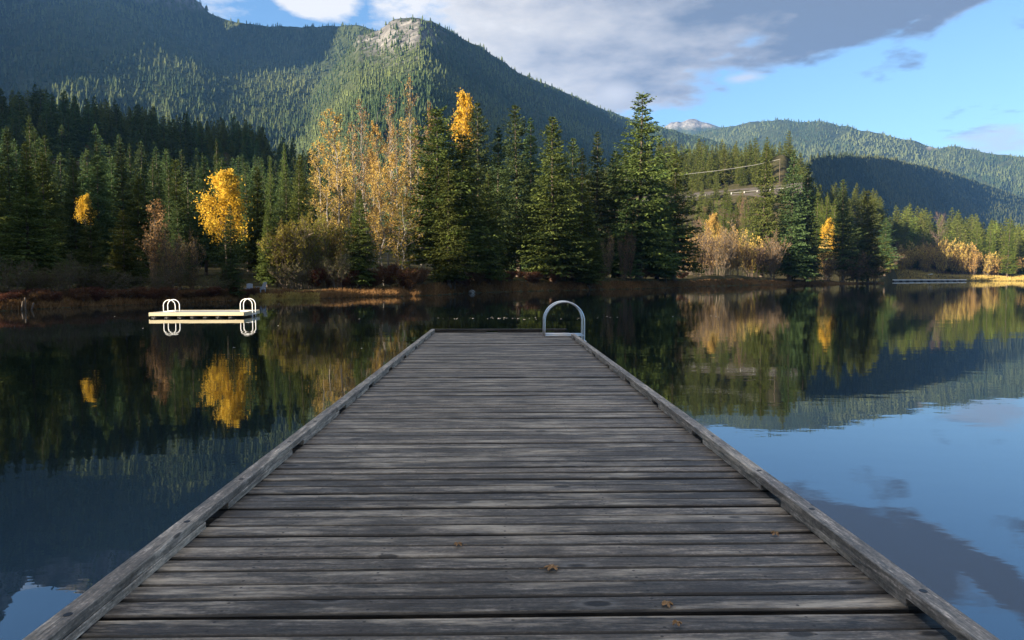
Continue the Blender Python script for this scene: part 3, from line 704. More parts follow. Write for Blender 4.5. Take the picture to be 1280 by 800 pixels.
# ---- the conifers on the point in the middle of the picture
for px, yt, d, hw, key, lab in [
    (546, 134, 88, 40, 'd', 'broad dark fir at the left end of the middle stand, below the small orange crown'),
    (598, 127, 108, 26, 'f', 'tall ragged fir directly right of the bright yellow crown'),
    (578, 168, 90, 32, 'd', 'dark fir in front of the bright yellow crown'),
    (560, 200, 84, 26, 'a', 'dark fir left of the scraggly pine, below the bright yellow crown'),
    (622, 160, 116, 27, 'c', 'cool green fir right of the tall ragged one and the yellow crown'),
    (649, 132, 124, 30, 'f', 'tall dark double topped fir in the middle of the lakeside stand'),
    (664, 150, 128, 25, 'c', 'slightly lower top crowding the tall dark fir in the middle stand'),
    (692, 147, 110, 36, 'a', 'broad sunlit fir with boughs down to the bank, in the middle stand'),
    (714, 172, 128, 24, 'f', 'dark fir partly hidden behind the broad sunlit fir'),
    (728, 186, 115, 21, 'e', 'narrow yellow green fir right of the broad sunlit fir'),
    (746, 166, 133, 24, 'c', 'dark fir standing behind the narrow yellow green one'),
    (768, 188, 135, 22, 'f', 'shorter dark fir left of the tallest fir'),
    (801, 117, 134, 40, 'b', 'tallest fir in the picture, large and ragged, at the right of the middle stand'),
    (823, 190, 146, 26, 'c', 'dark fir tucked against the right side of the tallest fir'),
    (845, 193, 152, 26, 'b', 'rightmost fir of the middle stand, ragged with open boughs'),
    (782, 230, 131, 22, 'c', 'low dark fir at the foot of the tallest fir'),
    (610, 215, 96, 22, 'a', 'shorter fir at the front of the stand behind the scraggly pine'),
    (736, 260, 112, 20, 'a', 'low fir right of the broad sunlit fir, near the bank'),
    (833, 272, 145, 14, 'e', 'small fresh green fir at the waterline right of the tallest fir'),
    (448, 237, 76, 19, 'a', 'small dark fir alone in front of the bare amber aspens'),
    (955, 182, 232, 23, 'a', 'sunlit fir, left one of the pair on the right point'),
    (990, 190, 236, 29, 'c', 'large sunlit fir, right one of the pair on the right point'),
    (1012, 205, 244, 24, 'c', 'dark fir pressed against the right side of the large sunlit fir'),
    (1057, 224, 262, 18, 'f', 'slim dark fir right of the orange yellow tree on the right point'),
    (1088, 238, 268, 21, 'd', 'dark open fir at the tip of the right point'),
    (1074, 262, 272, 14, 'c', 'lower dark fir between the two slim firs on the right point'),
    (1108, 272, 276, 12, 'f', 'small dark fir last at the tip of the right point')]:
    plant_px('fir_tree', key, px, yt, d, hw * (1.24 if px < 900 else .95), lab, 'fir tree')
plant_px('pine_tree', 'pine', 567, 262, 80, 23, 'scraggly yellow green pine with bare grey lower branches on the bank', 'pine tree')
plant_px('cottonwood_tree', 'tall_gold', 577, 121, 112, 17, 'brilliant yellow crown showing between the dark firs', 'cottonwood')
plant_px('cottonwood_tree', 'round_rust', 541, 135, 106, 15, 'small orange crown behind the left end of the middle firs', 'cottonwood')
plant_px('cottonwood_tree', 'ovoid_gold', 281, 209, 68, 31, 'rounded golden tree glowing against the dark left forest', 'cottonwood')
plant_px('cottonwood_tree', 'tall_gold', 108, 246, 70, 8, 'small orange tree in shade at the left of the left forest', 'cottonwood')
plant_px('cottonwood_tree', 'round_rust', 188, 252, 64, 25, 'dull rust brown tree in shade left of the golden tree', 'cottonwood')
plant_px('cottonwood_tree', 'ovoid_gold', 1035, 272, 290, 10, 'orange yellow tree between the firs of the right point', 'cottonwood')
plant_px('cottonwood_tree', 'ovoid_amber', 893, 266, 262, 13, 'yellow tree at the left of the sunlit firs below the road', 'cottonwood')
plant_px('bare_tree', 'bare_tree', 1172, 268, 640, 13, 'pale leafless tree standing before the far firs on the right', 'tree')
# aspens
for px, yt, d, hw, key, lab in [
    (425, 143, 84, 24, 'aspen_amber', 'aspen with amber twigs at the left edge of the aspen grove'),
    (407, 205, 80, 20, 'aspen_amber', 'shorter amber aspen leaning out left of the grove'),
    (446, 158, 88, 20, 'aspen_sparse', 'thin nearly bare aspen second from the left of the grove'),
    (456, 128, 92, 17, 'aspen_sparse', 'tall bare aspen with thin grey top left of the grove centre'),
    (470, 140, 86, 18, 'aspen_yellow', 'aspen with golden leaves at the centre of the grove'),
    (488, 122, 92, 18, 'aspen_sparse', 'tall pale trunked aspen right of the golden one'),
    (497, 180, 84, 20, 'aspen_yellow', 'leafy golden aspen low on the right of the grove'),
    (513, 104, 94, 17, 'aspen_sparse', 'tallest bare aspen on the right side of the grove'),
    (478, 190, 82, 18, 'aspen_yellow', 'lower golden aspen behind the small dark fir'),
    (436, 190, 90, 18, 'aspen_yellow', 'lower amber aspen behind the left trunks of the grove'),
    (400, 178, 96, 18, 'aspen_amber', 'amber aspen standing furthest left at the back of the grove'),
    (433, 166, 100, 20, 'aspen_yellow', 'golden aspen at the back left of the grove'),
    (462, 176, 98, 22, 'aspen_yellow', 'golden aspen at the back of the grove centre'),
    (486, 160, 102, 20, 'aspen_amber', 'amber aspen at the back right of the grove centre'),
    (506, 150, 104, 20, 'aspen_amber', 'amber aspen at the back beneath the tallest bare one'),
    (530, 196, 100, 16, 'aspen_yellow', 'golden leaves half hidden by the broad dark fir'),
    (524, 165, 96, 16, 'aspen_amber', 'amber aspen pressed against the left of the broad dark fir')]:
    plant_px('aspen_tree', key, px, yt, d, hw, lab, 'aspen')
plant_px('birch_tree', 'birch_green', 503, 248, 77, 24, 'yellow green birch before the aspens, left of the broad dark fir', 'birch')

# ---- left forest near the shore, in shade
g = np.random.default_rng(31)
LEFT_TOPS = ([-160, 0, 60, 100, 150, 200, 250, 300, 340, 395, 410], [150, 156, 160, 172, 178, 182, 184, 190, 186, 188, 200])
n_left = 0
for row, (d0, d1, cnt, dy) in enumerate([(72, 78, 15, 34), (80, 92, 17, 14), (96, 118, 20, 0)]):
    for k in range(cnt):
        px = -150 + (395 + 150) * (k + g.uniform(.1, .9)) / cnt
        if row == 0 and 235 < px < 335: continue
        if row == 0 and px > 330: continue
        d = g.uniform(d0, d1) * np.interp(px, [-150, 0, 400], [.86, .92, 1.12])
        q_ = at_d(px, 300, d)
        if in_corridor(q_[0], q_[1]): continue
        yt = np.interp(px, *LEFT_TOPS) + dy + g.normal(0, 11)
        plant_px('spruce_tree', 'abcf'[g.integers(4)], px, yt + 4, d, (20 + g.normal(0, 3)) * 75 / d * 1.1, 'tall dark spruce in the dense shaded stand along the left shore', 'spruce tree', 'spruces along the left shore')
        n_left += 1
for px, yt, d, hw, key, lab in [
    (286, 256, 64, 17, 'c', 'small dark spruce in front of the rounded golden tree'),
    (208, 208, 70, 14, 'c', 'thin bluish spruce with a slender spire left of the golden tree'),
    (222, 250, 66, 17, 'c', 'low bluish spruce below the slender spire'),
    (152, 262, 62, 22, 'a', 'low dark spruce beside the rust brown tree'),
    (30, 212, 60, 34, 'a', 'broad dark spruce near the left picture edge'),
    (112, 256, 60, 20, 'a', 'low olive spruce under the small orange tree'),
    (332, 262, 74, 14, 'a', 'small spruce poking above the olive willows')]:
    plant_px('spruce_tree', key, px, yt, d, hw, lab, 'spruce tree')
# ---- forest on the left hill
cnt = 0
pts = []
while cnt < 520:
    px = g.uniform(-230, 440); d = 262 + 150 * g.uniform() ** .8 if cnt > 170 else g.uniform(112, 275)
    a = az_of(px); x, y = d * math.sin(a), d * math.cos(a)
    if any((x - p) ** 2 + (y - q) ** 2 < 17 for p, q in pts): continue
    pts.append((x, y)); cnt += 1
    H = g.uniform(10, 18.5) if d > 262 else g.uniform(11, 16)
    HILL.append((H / d, 2 * g.integers(3), x, y, H, g.uniform(0, 6.28), g.uniform(.85, 1.15), 'conifer in the forest on the left hill, above the dark shore stand', 'conifers on the left hill'))
# ---- forest on the hill behind the right point
cnt = 0; pts = []
while cnt < 210:
    px = g.uniform(690, 1000); d = g.uniform(425, 560)
    if 955 < px < 990 and d < 500: continue
    a = az_of(px); x, y = d * math.sin(a), d * math.cos(a)
    if any((x - p) ** 2 + (y - q) ** 2 < 18 for p, q in pts): continue
    pts.append((x, y)); cnt += 1
    H = g.uniform(14, 22)
    HILL.append((H / d, g.integers(6), x, y, H, g.uniform(0, 6.28), g.uniform(.85, 1.15), 'conifer on the hilltop above the road, behind the right point', 'conifers above the road'))
k = 0
while k < 80:
    px = g.uniform(800, 1000); d = g.uniform(325, 398) if k < 50 else g.uniform(416, 430); k += 1
    a = az_of(px); x, y = d * math.sin(a), d * math.cos(a); H = g.uniform(8, 14)
    HILL.append((H / d, g.integers(6), x, y, H, g.uniform(0, 6.28), g.uniform(.9, 1.3), 'small conifer on the slope below the road, behind the right point', 'conifers below the road'))
# ---- sunlit firs on the far right
cnt = 0; pts = []
while cnt < 300:
    px = g.uniform(1005, 1400); lo = np.interp(px, [1005, 1104, 1118, 1300], [330, 420, 640, 665])
    d = lo + (850 - lo) * g.uniform() * np.interp(px, [1005, 1120], [.55, 1])
    a = az_of(px); x, y = d * math.sin(a), d * math.cos(a)
    if any((x - p) ** 2 + (y - q) ** 2 < 26 for p, q in pts): continue
    pts.append((x, y)); cnt += 1
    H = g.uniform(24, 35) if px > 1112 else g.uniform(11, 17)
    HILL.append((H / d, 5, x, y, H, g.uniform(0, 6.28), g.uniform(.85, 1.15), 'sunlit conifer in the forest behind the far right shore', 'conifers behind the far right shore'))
HILL.sort(key=lambda t: -t[0])
for hd, k, x, y, H, rz, wf, lab, grp in HILL[:285]:
    o = link('hill_fir', FARFIR[k], (x, y, float(ground(x, y)) - .3), rz, (H / 20 * wf, H / 20 * wf, H / 20)); tag(o, lab, 'conifer', grp)
VV, QQ, BB, TT = [], [], [], []; n0 = 0
for hd, k, x, y, H, rz, wf, lab, grp in HILL[285:]:
    V, q, bq, t = FARGEO[k]; c, sn = math.cos(rz), math.sin(rz); sx = H / 20 * wf
    VV.append(np.stack([x + sx * (c * V[:, 0] - sn * V[:, 1]), y + sx * (sn * V[:, 0] + c * V[:, 1]), float(ground(x, y)) - .3 + V[:, 2] * H / 20], 1))
    QQ.append(q + n0); BB.append(bq + n0); TT.append(np.clip(t + (hash2(int(x * 7), int(y * 7), 3) - .5) * .4, 0, 1)); n0 += len(V)
o = link('hill_forest', mesh_np('hill_forest', np.concatenate(VV), [np.concatenate(QQ), np.concatenate(BB)], [M['fir_far'], M['bark']], [0, 1], tone=np.concatenate(TT)))
tag(o, 'smaller conifers filling the forest on the hills behind the lake', 'forest', kind='stuff')
for px, yt, d, hw, lab in [(1110 + 112, 278, 640, 9, 'sunlit fir left of a matching one at the far right shore'), (1237, 276, 650, 9, 'sunlit fir, second of two at the far right shore'), (1262, 270, 640, 10, 'last sunlit fir, beside the small house'),
                           (1148, 298, 610, 10, 'low sunlit fir behind the golden thicket on the far right')]:
    plant_px('fir_tree', 'e', px, yt, d, hw, lab, 'fir tree')
for k, (px, yt) in enumerate([(897, 246), (905, 249), (914, 254), (921, 262), (931, 250), (886, 268), (1024, 262), (1034, 240), (1043, 246), (1022, 235)]):
    plant_px('fir_tree', 'e', px, yt, 318 + 6 * (k % 4), 9, 'small sunlit fir in the cluster below the road' if k < 6 else 'sunlit pale green fir right of the large sunlit fir', 'fir tree', 'small firs below the road' if k < 6 else 'pale firs beside the large fir')
# ---- trees left of the picture whose shade falls over the dock and the left shore
g = np.random.default_rng(77)
k = 0
while k < 62:
    a = R(g.uniform(-134, -103)); d = g.uniform(46, 82)
    x, y = d * math.sin(a), d * math.cos(a); k += 1
    plant('spruce_tree', 'abcf'[g.integers(4)], x, y, g.uniform(21, 28), g.uniform(3.6, 5), 'spruce on the near left shore outside the picture', 'spruce tree', 'spruces on the near left shore')
for k in range(64):
    a = R(g.uniform(-88, -44)); d = g.uniform(60 if a > R(-62) else 94, 128)
    x, y = d * math.sin(a), d * math.cos(a)
    if in_corridor(x, y): continue
    plant('spruce_tree', 'abcf'[g.integers(4)], x, y, g.uniform(20, 27), g.uniform(3.4, 4.8), 'spruce on the left shore just outside the picture', 'spruce tree', 'spruces left of the picture')

for k in range(26):  # unseen trees behind the camera, added to dim the near end of the deck
    a = R(g.uniform(140, 224)); d = g.uniform(19, 34)
    x, y = d * math.sin(a), d * math.cos(a)
    if abs(x) < 2.6: continue
    plant('spruce_tree', 'abcf'[g.integers(4)], x, y, g.uniform(18, 26), g.uniform(3.2, 4.6), 'unseen spruce added behind the dock landing to darken the near deck', 'spruce tree', 'unseen spruces behind the dock')
# ---- shrubs
g = np.random.default_rng(55)
def shrubs(key, pxs, ytop, dd, hw, name, label, cat, group, jy=6, jd=4):
    for px in pxs:
        px = px + g.normal(0, 4); d = np.interp(px, *dd) + g.uniform(0, jd)
        plant_px(name, key, px, np.interp(px, *ytop) + g.normal(0, jy), d, hw * g.uniform(.8, 1.2), label, cat, group, wood='stems', leaf='leaves')
shrubs('willow_olive', range(346, 428, 11), ([310, 340, 380, 420], [300, 272, 254, 262]), ([300, 420], [68, 76]), 30, 'willow_shrub', 'olive green willow in the thicket left of the aspen grove', 'willow', 'olive willows')
shrubs('willow_grey', range(352, 440, 16), ([310, 440], [318, 300]), ([300, 440], [66, 74]), 26, 'willow_shrub', 'grey green willow at the front of the thicket left of the aspen grove', 'willow', 'grey willows')
shrubs('willow_grey', range(0, 290, 16), ([0, 320], [326, 328]), ([0, 320], [52.5, 64.5]), 24, 'willow_shrub', 'dim grey green willow along the shaded left shore', 'willow', 'willows on the shaded shore', 12)
shrubs('shrub_bare', range(190, 240, 16), ([180, 240], [290, 290]), ([180, 240], [61, 64]), 17, 'bare_shrub', 'bare grey stemmed shrub on the shaded shore below the rust brown tree', 'shrub', 'bare shrubs on the shaded shore')
shrubs('shrub_red', range(-10, 320, 9), ([0, 320], [362, 358]), ([0, 320], [50.3, 61.5]), 12, 'heath_shrub', 'knee high dull brown shrub on the bank of the shaded left shore', 'shrub', 'low shrubs on the left bank', 2, 2.5)
shrubs('shrub_red', range(395, 540, 15), ([395, 540], [336, 338]), ([395, 540], [71, 78]), 20, 'red_shrub', 'low red brown shrub on the bank below the aspens', 'shrub', 'red brown shrubs')
shrubs('shrub_red', range(560, 860, 10), ([560, 700, 860], [340, 338, 336]), ([560, 640, 700, 860], [84, 101, 110, 160]), 13, 'red_shrub', 'low rust brown shrub on the bank before the middle firs', 'shrub', 'rust shrubs under the firs', 3)
shrubs('shrub_bare', [785, 795, 700, 755], ([700, 795], [300, 290]), ([700, 795], [112, 128]), 15, 'bare_shrub', 'bare grey shrub between the lower boughs of the middle firs', 'shrub', 'bare shrubs under the firs')
shrubs('shrub_bare', range(855, 1120, 15), ([855, 880, 930, 1000, 1060, 1120], [292, 280, 292, 305, 312, 322]), ([855, 1000, 1120], [166, 240, 286]), 24, 'bare_shrub', 'purple brown leafless shrub in the thicket on the right point', 'shrub', 'bare thicket on the right point', 6, 10)
shrubs('shrub_bare', range(850, 1000, 9), ([850, 1000], [262, 255]), ([850, 1000], [338, 352]), 10, 'bare_shrub', 'small brown shrub on the slope below the road', 'shrub', 'shrubs below the road', 8, 40)
shrubs('shrub_gold', [868, 880, 895, 915, 940, 1030, 1042], ([860, 1045], [285, 298]), ([855, 1045], [180, 270]), 17, 'amber_shrub', 'amber shrub among the bare thicket on the right point', 'shrub', 'amber shrubs on the right point', 5, 10)
shrubs('shrub_bare', range(1100, 1270, 12), ([1100, 1140, 1180, 1230, 1270], [312, 304, 300, 314, 322]), ([1100, 1125, 1290], [596, 612, 662]), 13, 'bare_shrub', 'brown leafless shrub in the golden thicket on the far right shore', 'shrub', 'brown shrubs on the far shore', 3, 12)
shrubs('shrub_gold', range(1116, 1262, 9), ([1100, 1140, 1180, 1230, 1270], [314, 303, 297, 311, 325]), ([1100, 1125, 1290], [572, 592, 650]), 14, 'amber_shrub', 'golden brown shrub in the thicket on the far right shore', 'shrub', 'golden thicket on the far shore', 4, 12)

# ---- bank grass (one mass)
def grass(name, a0, a1, n, off, h, m, label, seed):
    g = np.random.default_rng(seed)
    a = g.uniform(a0, a1, n); r = shore_r(a) + off[0] + (off[1] - off[0]) * g.uniform(0, 1, n) ** 1.3 * (1 + shore_r(a) / 300)
    x = r * np.sin(np.radians(a)); y = r * np.cos(np.radians(a)); z = ground(x, y) - .03
    patch = .65 + 1.1 * (fbm(a * 2.2, r * .2, seed, 3) + .2)
    H = h * g.uniform(.45, 1.2, n) * np.clip(patch, .3, 1.5)
    th = g.uniform(0, 6.28, n); w = (.03 + r * .00035)
    dx = np.cos(th) * w; dy = np.sin(th) * w
    lean = g.normal(0, .35, (n, 2)) * H[:, None]
    V = np.stack([np.stack([x - dx, y - dy, z], 1), np.stack([x + dx, y + dy, z], 1), np.stack([x + lean[:, 0], y + lean[:, 1], z + H], 1)], 1).reshape(-1, 3)
    tone = np.clip(.5 + 1.5 * fbm(a * 1.3, r * .1, seed + 5, 3) + g.normal(0, .2, n), 0, 1)
    o = link(name, mesh_np(name, V, [np.arange(3 * n).reshape(-1, 3)], [m], tone=np.repeat(tone, 3)))
    tag(o, label, 'grass', kind='stuff')
grass('bank_grass', -60, math.degrees(az_of(1105)), 60000, (.0, 2.6), .36, M['grass'], 'brown and rust autumn grass along the lake bank', 3)
grass('meadow_grass', math.degrees(az_of(1118)), 42, 16000, (1, 22), 1.3, M['gold_grass'], 'golden dry grass on the far right shore', 4)
grass('shore_sedge', math.degrees(az_of(312)), math.degrees(az_of(398)), 3500, (-.2, .8), .4, M['gold_grass'], 'pale yellow sedge at the waterline below the two chairs', 6)

# ------------------------------------------------------------------ the dock
DZ = .5
XL, XR, Y0, Y1 = -1.73, 1.83, 1.3, 17.72
dock = empty('dock', (0, 0, 0)); tag(dock, 'long weathered grey plank dock leading out over the lake', 'dock')
def build_decking():
    g = np.random.default_rng(5); pitch = .148; V = []; Q = []; T = []; AC = []; n0 = 0; y = Y0
    NS = 15; xs = np.linspace(XL, XR, NS)
    while y < Y1 - .1:
        w = pitch - g.uniform(.014, .021) ; h = .038; ch = .009
        dz = g.normal(0, .0028); tilt = g.normal(0, .016); skew = g.normal(0, .0016); cup = g.uniform(-.001, .003)
        prof = np.array([(0, -h), (0, -ch), (ch, 0), (w * .5, cup), (w - ch, 0), (w, -ch), (w, -h)])
        e = g.normal(0, .006, 2)
        X = xs.copy(); X[0] += e[0]; X[-1] += e[1]
        wob = np.cumsum(g.normal(0, .0007, NS)); wz = np.cumsum(g.normal(0, .0007, NS))
        P = np.zeros((NS, 7, 3)); P[:, :, 0] = X[:, None]
        P[:, :, 1] = y + prof[None, :, 0] + wob[:, None] + skew * X[:, None]
        P[:, :, 2] = DZ + dz + prof[None, :, 1] + tilt * (prof[None, :, 0] - w / 2) + wz[:, None]
        V.append(P.reshape(-1, 3))
        for i in range(NS - 1):
            for k in range(7):
                a = n0 + i * 7 + k; b = n0 + i * 7 + (k + 1) % 7
                Q.append((a, a + 7, b + 7, b))
        T.append(np.full(NS * 7, g.uniform(0, 1))); AC.append(np.tile(prof[:, 0] / w, NS)); n0 += NS * 7; y += pitch
    Q = np.array(Q); caps = []
    for p in range(n0 // (NS * 7)):
        b = p * NS * 7; caps.append([b + k for k in range(7)]); e = b + (NS - 1) * 7; caps.append([e + k for k in range(7)][::-1])
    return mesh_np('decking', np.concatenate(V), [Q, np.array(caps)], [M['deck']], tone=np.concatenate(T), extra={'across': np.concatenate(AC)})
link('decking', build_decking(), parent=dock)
mb = MB(); mb.box((XL + .05, Y0, .30), (XR - .05, Y1 - .02, .458)); mb.build('float_frame', M['float_black'], dock)
for x0 in (XL + .02, XR - .07):
    mb = MB(); mb.box((x0, Y0, .27), (x0 + .05, Y1 + .01, .457), .004); mb.build('side_joist', M['rail'], dock)
mb = MB(); mb.box((XL + .02, Y1 + .012, .2), (XR - .02, Y1 + .05, .495), .004); mb.build('end_joist', M['rail_x'], dock)
for k in range(6):
    for x in (-1.15, 1.2):
        y = 2.2 + k * 2.8
        mb = MB(); mb.tube([(x, y, .12), (x, y + 1.5, .12)], .2, n=14); mb.build('float_drum', M['float_black'], dock, True)
# kerb: 2x4 laid flat on spacer blocks
g = np.random.default_rng(8)
def kerb(side):
    xo = XL + .005 if side < 0 else XR - .095
    y = 2.8 - 1.61 * 1 - .01
    yend = Y1 - .02 if side < 0 else 16.12
    if side < 0: y = 2.52 - .02 - 1.3 - .32
    k = 0
    while y < yend - .1:
        e = min(y + 1.29, yend)
        if e > Y0:
            mb = MB(); mb.box((xo + g.normal(0, .003), max(y, Y0), DZ + .001), (xo + .088, e, DZ + .041), .003, tone=g.uniform(.4, 1)); mb.build('spacer_block', M['rail'], dock)
        y += 1.61
    y = Y0; 
    for seg in ((Y0, 6.9), (6.905, 11.75), (11.755, yend)):
        mb = MB(); j = g.normal(0, .003)
        mb.box((xo - .002 + j, seg[0], DZ + .042), (xo + .090 + j, seg[1], DZ + .092), .004, tone=g.uniform(.3, .75)); mb.build('kerb_rail', M['rail'], dock)
kerb(-1); kerb(1)
mb = MB(); mb.box((XL + .10, Y1 - .10, DZ + .042), (1.62, Y1 - .012, DZ + .092), .006, tone=.5); mb.build('kerb_rail', M['rail_x'], dock)
for x0, x1 in ((XL + .12, -.3), (-.02, 1.1), (1.45, 1.66)):
    mb = MB(); mb.box((x0, Y1 - .098, DZ + .001), (x1, Y1 - .014, DZ + .041), .003, tone=.45); mb.build('spacer_block', M['rail_x'], dock)
mb = MB(); mb.box((1.625, Y1 - .13, DZ + .043), (1.78, Y1 - .02, DZ + .094), .006, tone=.95); mb.build('kerb_rail', M['rail_x'], dock)
# carriage bolts in the kerb
for side in (-1, 1):
    for k in range(9):
        y = (2.62 if side < 0 else 2.75) + k * .9 + (.12 if k % 2 else 0)
        x = (XL + .052) if side < 0 else XR - .05
        mb = MB(); mb.tube([(x, y, DZ + .0905), (x, y, DZ + .0932)], .017, n=12); mb.build('bolt', M['float_black'], dock)
# swim ladder, over the right side
def hoop(x0, x1, y, zb, zt, r, zend, name, m, parent):
    rad = (x1 - x0) / 2; cz = zt - rad
    a = np.linspace(math.pi, 0, 25)
    pts = [(x0, y, zb), (x0, y, zb + (cz - zb) * .5)] + [((x0 + x1) / 2 + rad * math.cos(t), y, cz + rad * math.sin(t)) for t in a] + [(x1, y, (cz + zend) / 2), (x1, y, zend)]
    mb = MB(); mb.tube(pts, r, n=12); return mb.build(name, m, parent, True)
def ladder(parent, x0, x1, ya, yb, zdeck, ztop, r, m, zend=-.75, nt=4):
    t = empty('swim_ladder', (0, 0, 0)); t.parent = parent
    for y in (ya, yb): hoop(x0, x1, y, zdeck - .0, ztop, r, zend, 'hoop', m, t)
    for y in (ya, yb):
        mb = MB(); mb.tube([(x0, y, zdeck + .03), (x1 + .0, y, zdeck + .03)], r * .95, n=10); mb.build('base_bar', m, t, True)
    for k in range(nt):
        z = zdeck - .12 - k * .28
        mb = MB(); mb.box((x1 - .05, ya, z - .02), (x1 + .06, yb, z + .012), .004); mb.build('tread', m, t)
    return t
ladder(dock, 1.12, 2.07, 16.34, 16.80, DZ, 1.335, .021, M['metal'])
mb = MB()
# fallen leaves on the deck
def leaf_thing(px, py, s, rz, label, name='fallen_leaf'):
    p = at_z(px, py, DZ + .006); g = np.random.default_rng(int(px))
    lobes = 5; V = [(0, 0, .012)]; 
    n = 30
    for k in range(n):
        t = 2 * math.pi * k / n
        rr = s * (.42 + .58 * abs(math.cos(t * lobes / 2)) ** 1.5) * g.uniform(.85, 1.1)
        V.append((rr * math.cos(t), rr * math.sin(t) * .9, .004 + .018 * abs(math.sin(t * 2.5)) * g.uniform(.3, 1)))
    V += [(-s * .9, 0, .006), (-s * 1.7, s * .15, .012), (-s * 1.68, s * .22, .012)]
    f = [(0, 1 + k, 1 + (k + 1) % n) for k in range(n)] + [(n + 1, n + 2, n + 3)]
    mb = MB(); mb.add(V, f); o = mb.build(name, M['leaf_litter'], None, False, p); o.rotation_euler = (0, 0, rz)
    sm = o.modifiers.new('thick', 'SOLIDIFY'); sm.thickness = .001
    tag(o, label, 'leaf')
leaf_thing(690, 711, .040, .4, 'curled tan maple leaf lying at the middle of the dock boards')
leaf_thing(834, 757, .030, 2.2, 'small brown leaf right of the tan maple leaf on the dock')
leaf_thing(846, 781, .024, 1.1, 'tiny tan leaf nearest the camera on the dock boards')
leaf_thing(573, 682, .026, 3.0, 'small faded leaf left of the tan maple leaf on the dock')
leaf_thing(969, 669, .028, 5.0, 'reddish leaf near the right kerb of the dock')

# ------------------------------------------------------------------ swim platform on the lake
raft = empty('swim_platform', (-16.74, 33.1, 0), R(3.0)); tag(raft, 'floating swim platform of pale lumber with two white hoop ladders', 'swim platform')
RW, RD, RZ = 4.4, 2.5, .25
mb = MB()
for k in range(17): mb.box((0.0, k * .148, RZ - .035), (RW, k * .148 + .14, RZ), .004, tone=g.uniform())
mb.build('decking', M['grey_wood'], raft)
mb = MB(); mb.box((-.02, -.045, .10), (RW + .02, -.002, RZ + .012), .004); mb.build('fascia', M['pale_wood'], raft)
mb = MB(); mb.box((-.02, RD + .022, .075), (RW + .02, RD + .06, RZ + .012), .004); mb.build('fascia', M['pale_wood'], raft)
mb = MB(); mb.box((RW + .003, .003, .075), (RW + .045, RD + .02, RZ + .01), .004); mb.build('fascia', M['pale_wood'], raft)
mb = MB(); mb.box((-.045, .003, .075), (-.003, RD + .02, RZ + .01), .004); mb.build('fascia', M['pale_wood'], raft)
for k in range(7):
    mb = MB(); mb.tube([(.2 + k * .6, .1, .06), (.2 + k * .6, RD - .1, .06)], .17, n=12); mb.build('float_drum', M['float_black'], raft, True)
ladder(raft, .42, .98, .55, 1.05, RZ, RZ + .60, .021, M['white_metal'], zend=RZ, nt=0)
ladder(raft, 4.02, 4.60, .75, 1.25, RZ, RZ + .64, .021, M['white_metal'], zend=-.5, nt=3)

# ------------------------------------------------------------------ small things on the far shore
def chair(px, py, d, rz, label):
    p = at_d(px, py, d); z = float(ground(p[0], p[1]))
    c = empty('garden_chair', (p[0], p[1], z), rz); tag(c, label, 'chair')
    mb = MB(); mb.box((-.27, -.28, .34), (.27, .24, .38), .01); mb.build('seat', M['chair'], c)
    mb = MB()
    for k in range(5):
        x = -.25 + k * .104; h = .98 + .05 * math.sin(math.pi * (k + .5) / 5)
        V = [(x, .22, .36), (x + .094, .22, .36), (x + .094, .46, h), (x, .46, h), (x, .245, .36), (x + .094, .245, .36), (x + .094, .485, h), (x, .485, h)]
        mb.add(V, [(0, 1, 2, 3), (7, 6, 5, 4), (0, 4, 5, 1), (1, 5, 6, 2), (2, 6, 7, 3), (3, 7, 4, 0)])
    mb.build('backrest', M['chair'], c)
    for s in (-1, 1):
        mb = MB(); mb.box((s * .33 - .07, -.34, .56), (s * .33 + .07, .34, .585), .008); mb.build('armrest', M['chair'], c)
        for y in (-.27, .24):
            mb = MB(); mb.box((s * .30 - .025, y - .04, -.15), (s * .30 + .025, y + .04, .56), .006); mb.build('leg', M['chair'], c)
chair(312, 358, 65.6, R(20), 'grey blue garden chair facing the lake on the left shore, left one of two')
chair(326, 357, 66.6, R(-35), 'grey blue garden chair turned aside on the left shore, right one of two')

def rock(px, py, d, size, label, name='rock', cat='rock', seed=0, z=None, m='granite'):
    p = at_d(px, py, d); z = float(ground(p[0], p[1])) if z is None else z
    g = np.random.default_rng(seed); n, k = 20, 11; V = []
    for i in range(k):
        t = math.pi * i / (k - 1)
        for j in range(n):
            a = 2 * math.pi * j / n
            f = 1 + .5 * float(fbm(math.cos(a) * math.sin(t) * 1.3 + 5 + seed, math.sin(a) * math.sin(t) * 1.3 + math.cos(t) * 1.7 + seed, seed, 3))
            V.append((size[0] * f * math.sin(t) * math.cos(a), size[1] * f * math.sin(t) * math.sin(a), size[2] * f * math.cos(t)))
    f = [(i * n + j, i * n + (j + 1) % n, (i + 1) * n + (j + 1) % n, (i + 1) * n + j) for i in range(k - 1) for j in range(n)]
    mb = MB(); mb.add(V, f); o = mb.build(name, M[m], None, False, (p[0], p[1], z + size[2] * .2)); o.rotation_euler = (0, 0, seed)
    tag(o, label, cat)
rock(518, 369, 76.2, (.8, .5, .17), 'pale flat boulder at the waterline below the birch', seed=2, z=.1)
rock(556, 366, 82, (.4, .35, .3), 'dark stone at the waterline below the scraggly pine', seed=4, z=.1)
rock(590, 366, 88, (.45, .4, .3), 'grey stone at the waterline right of the scraggly pine', seed=5, z=.1)
rock(437, 369, 70.5, (.16, .14, .16), 'tiny white stone at the waterline below the small dark fir', seed=6, z=.06)
rock(372, 179, 372, (3.2, 2.6, 2.4), 'large pale boulder showing between conifers on the left hill', 'boulder', seed=7)
rock(1108, 345, 282, (2.4, 2, 1.6), 'grey boulder at the tip of the right point', 'boulder', seed=11)
p = at_d(405, 371, 68.6); mb = MB(); mb.tube([(-.6, 0, .0), (0, .03, .02), (.62, .1, .0)], .07, .05, n=8)
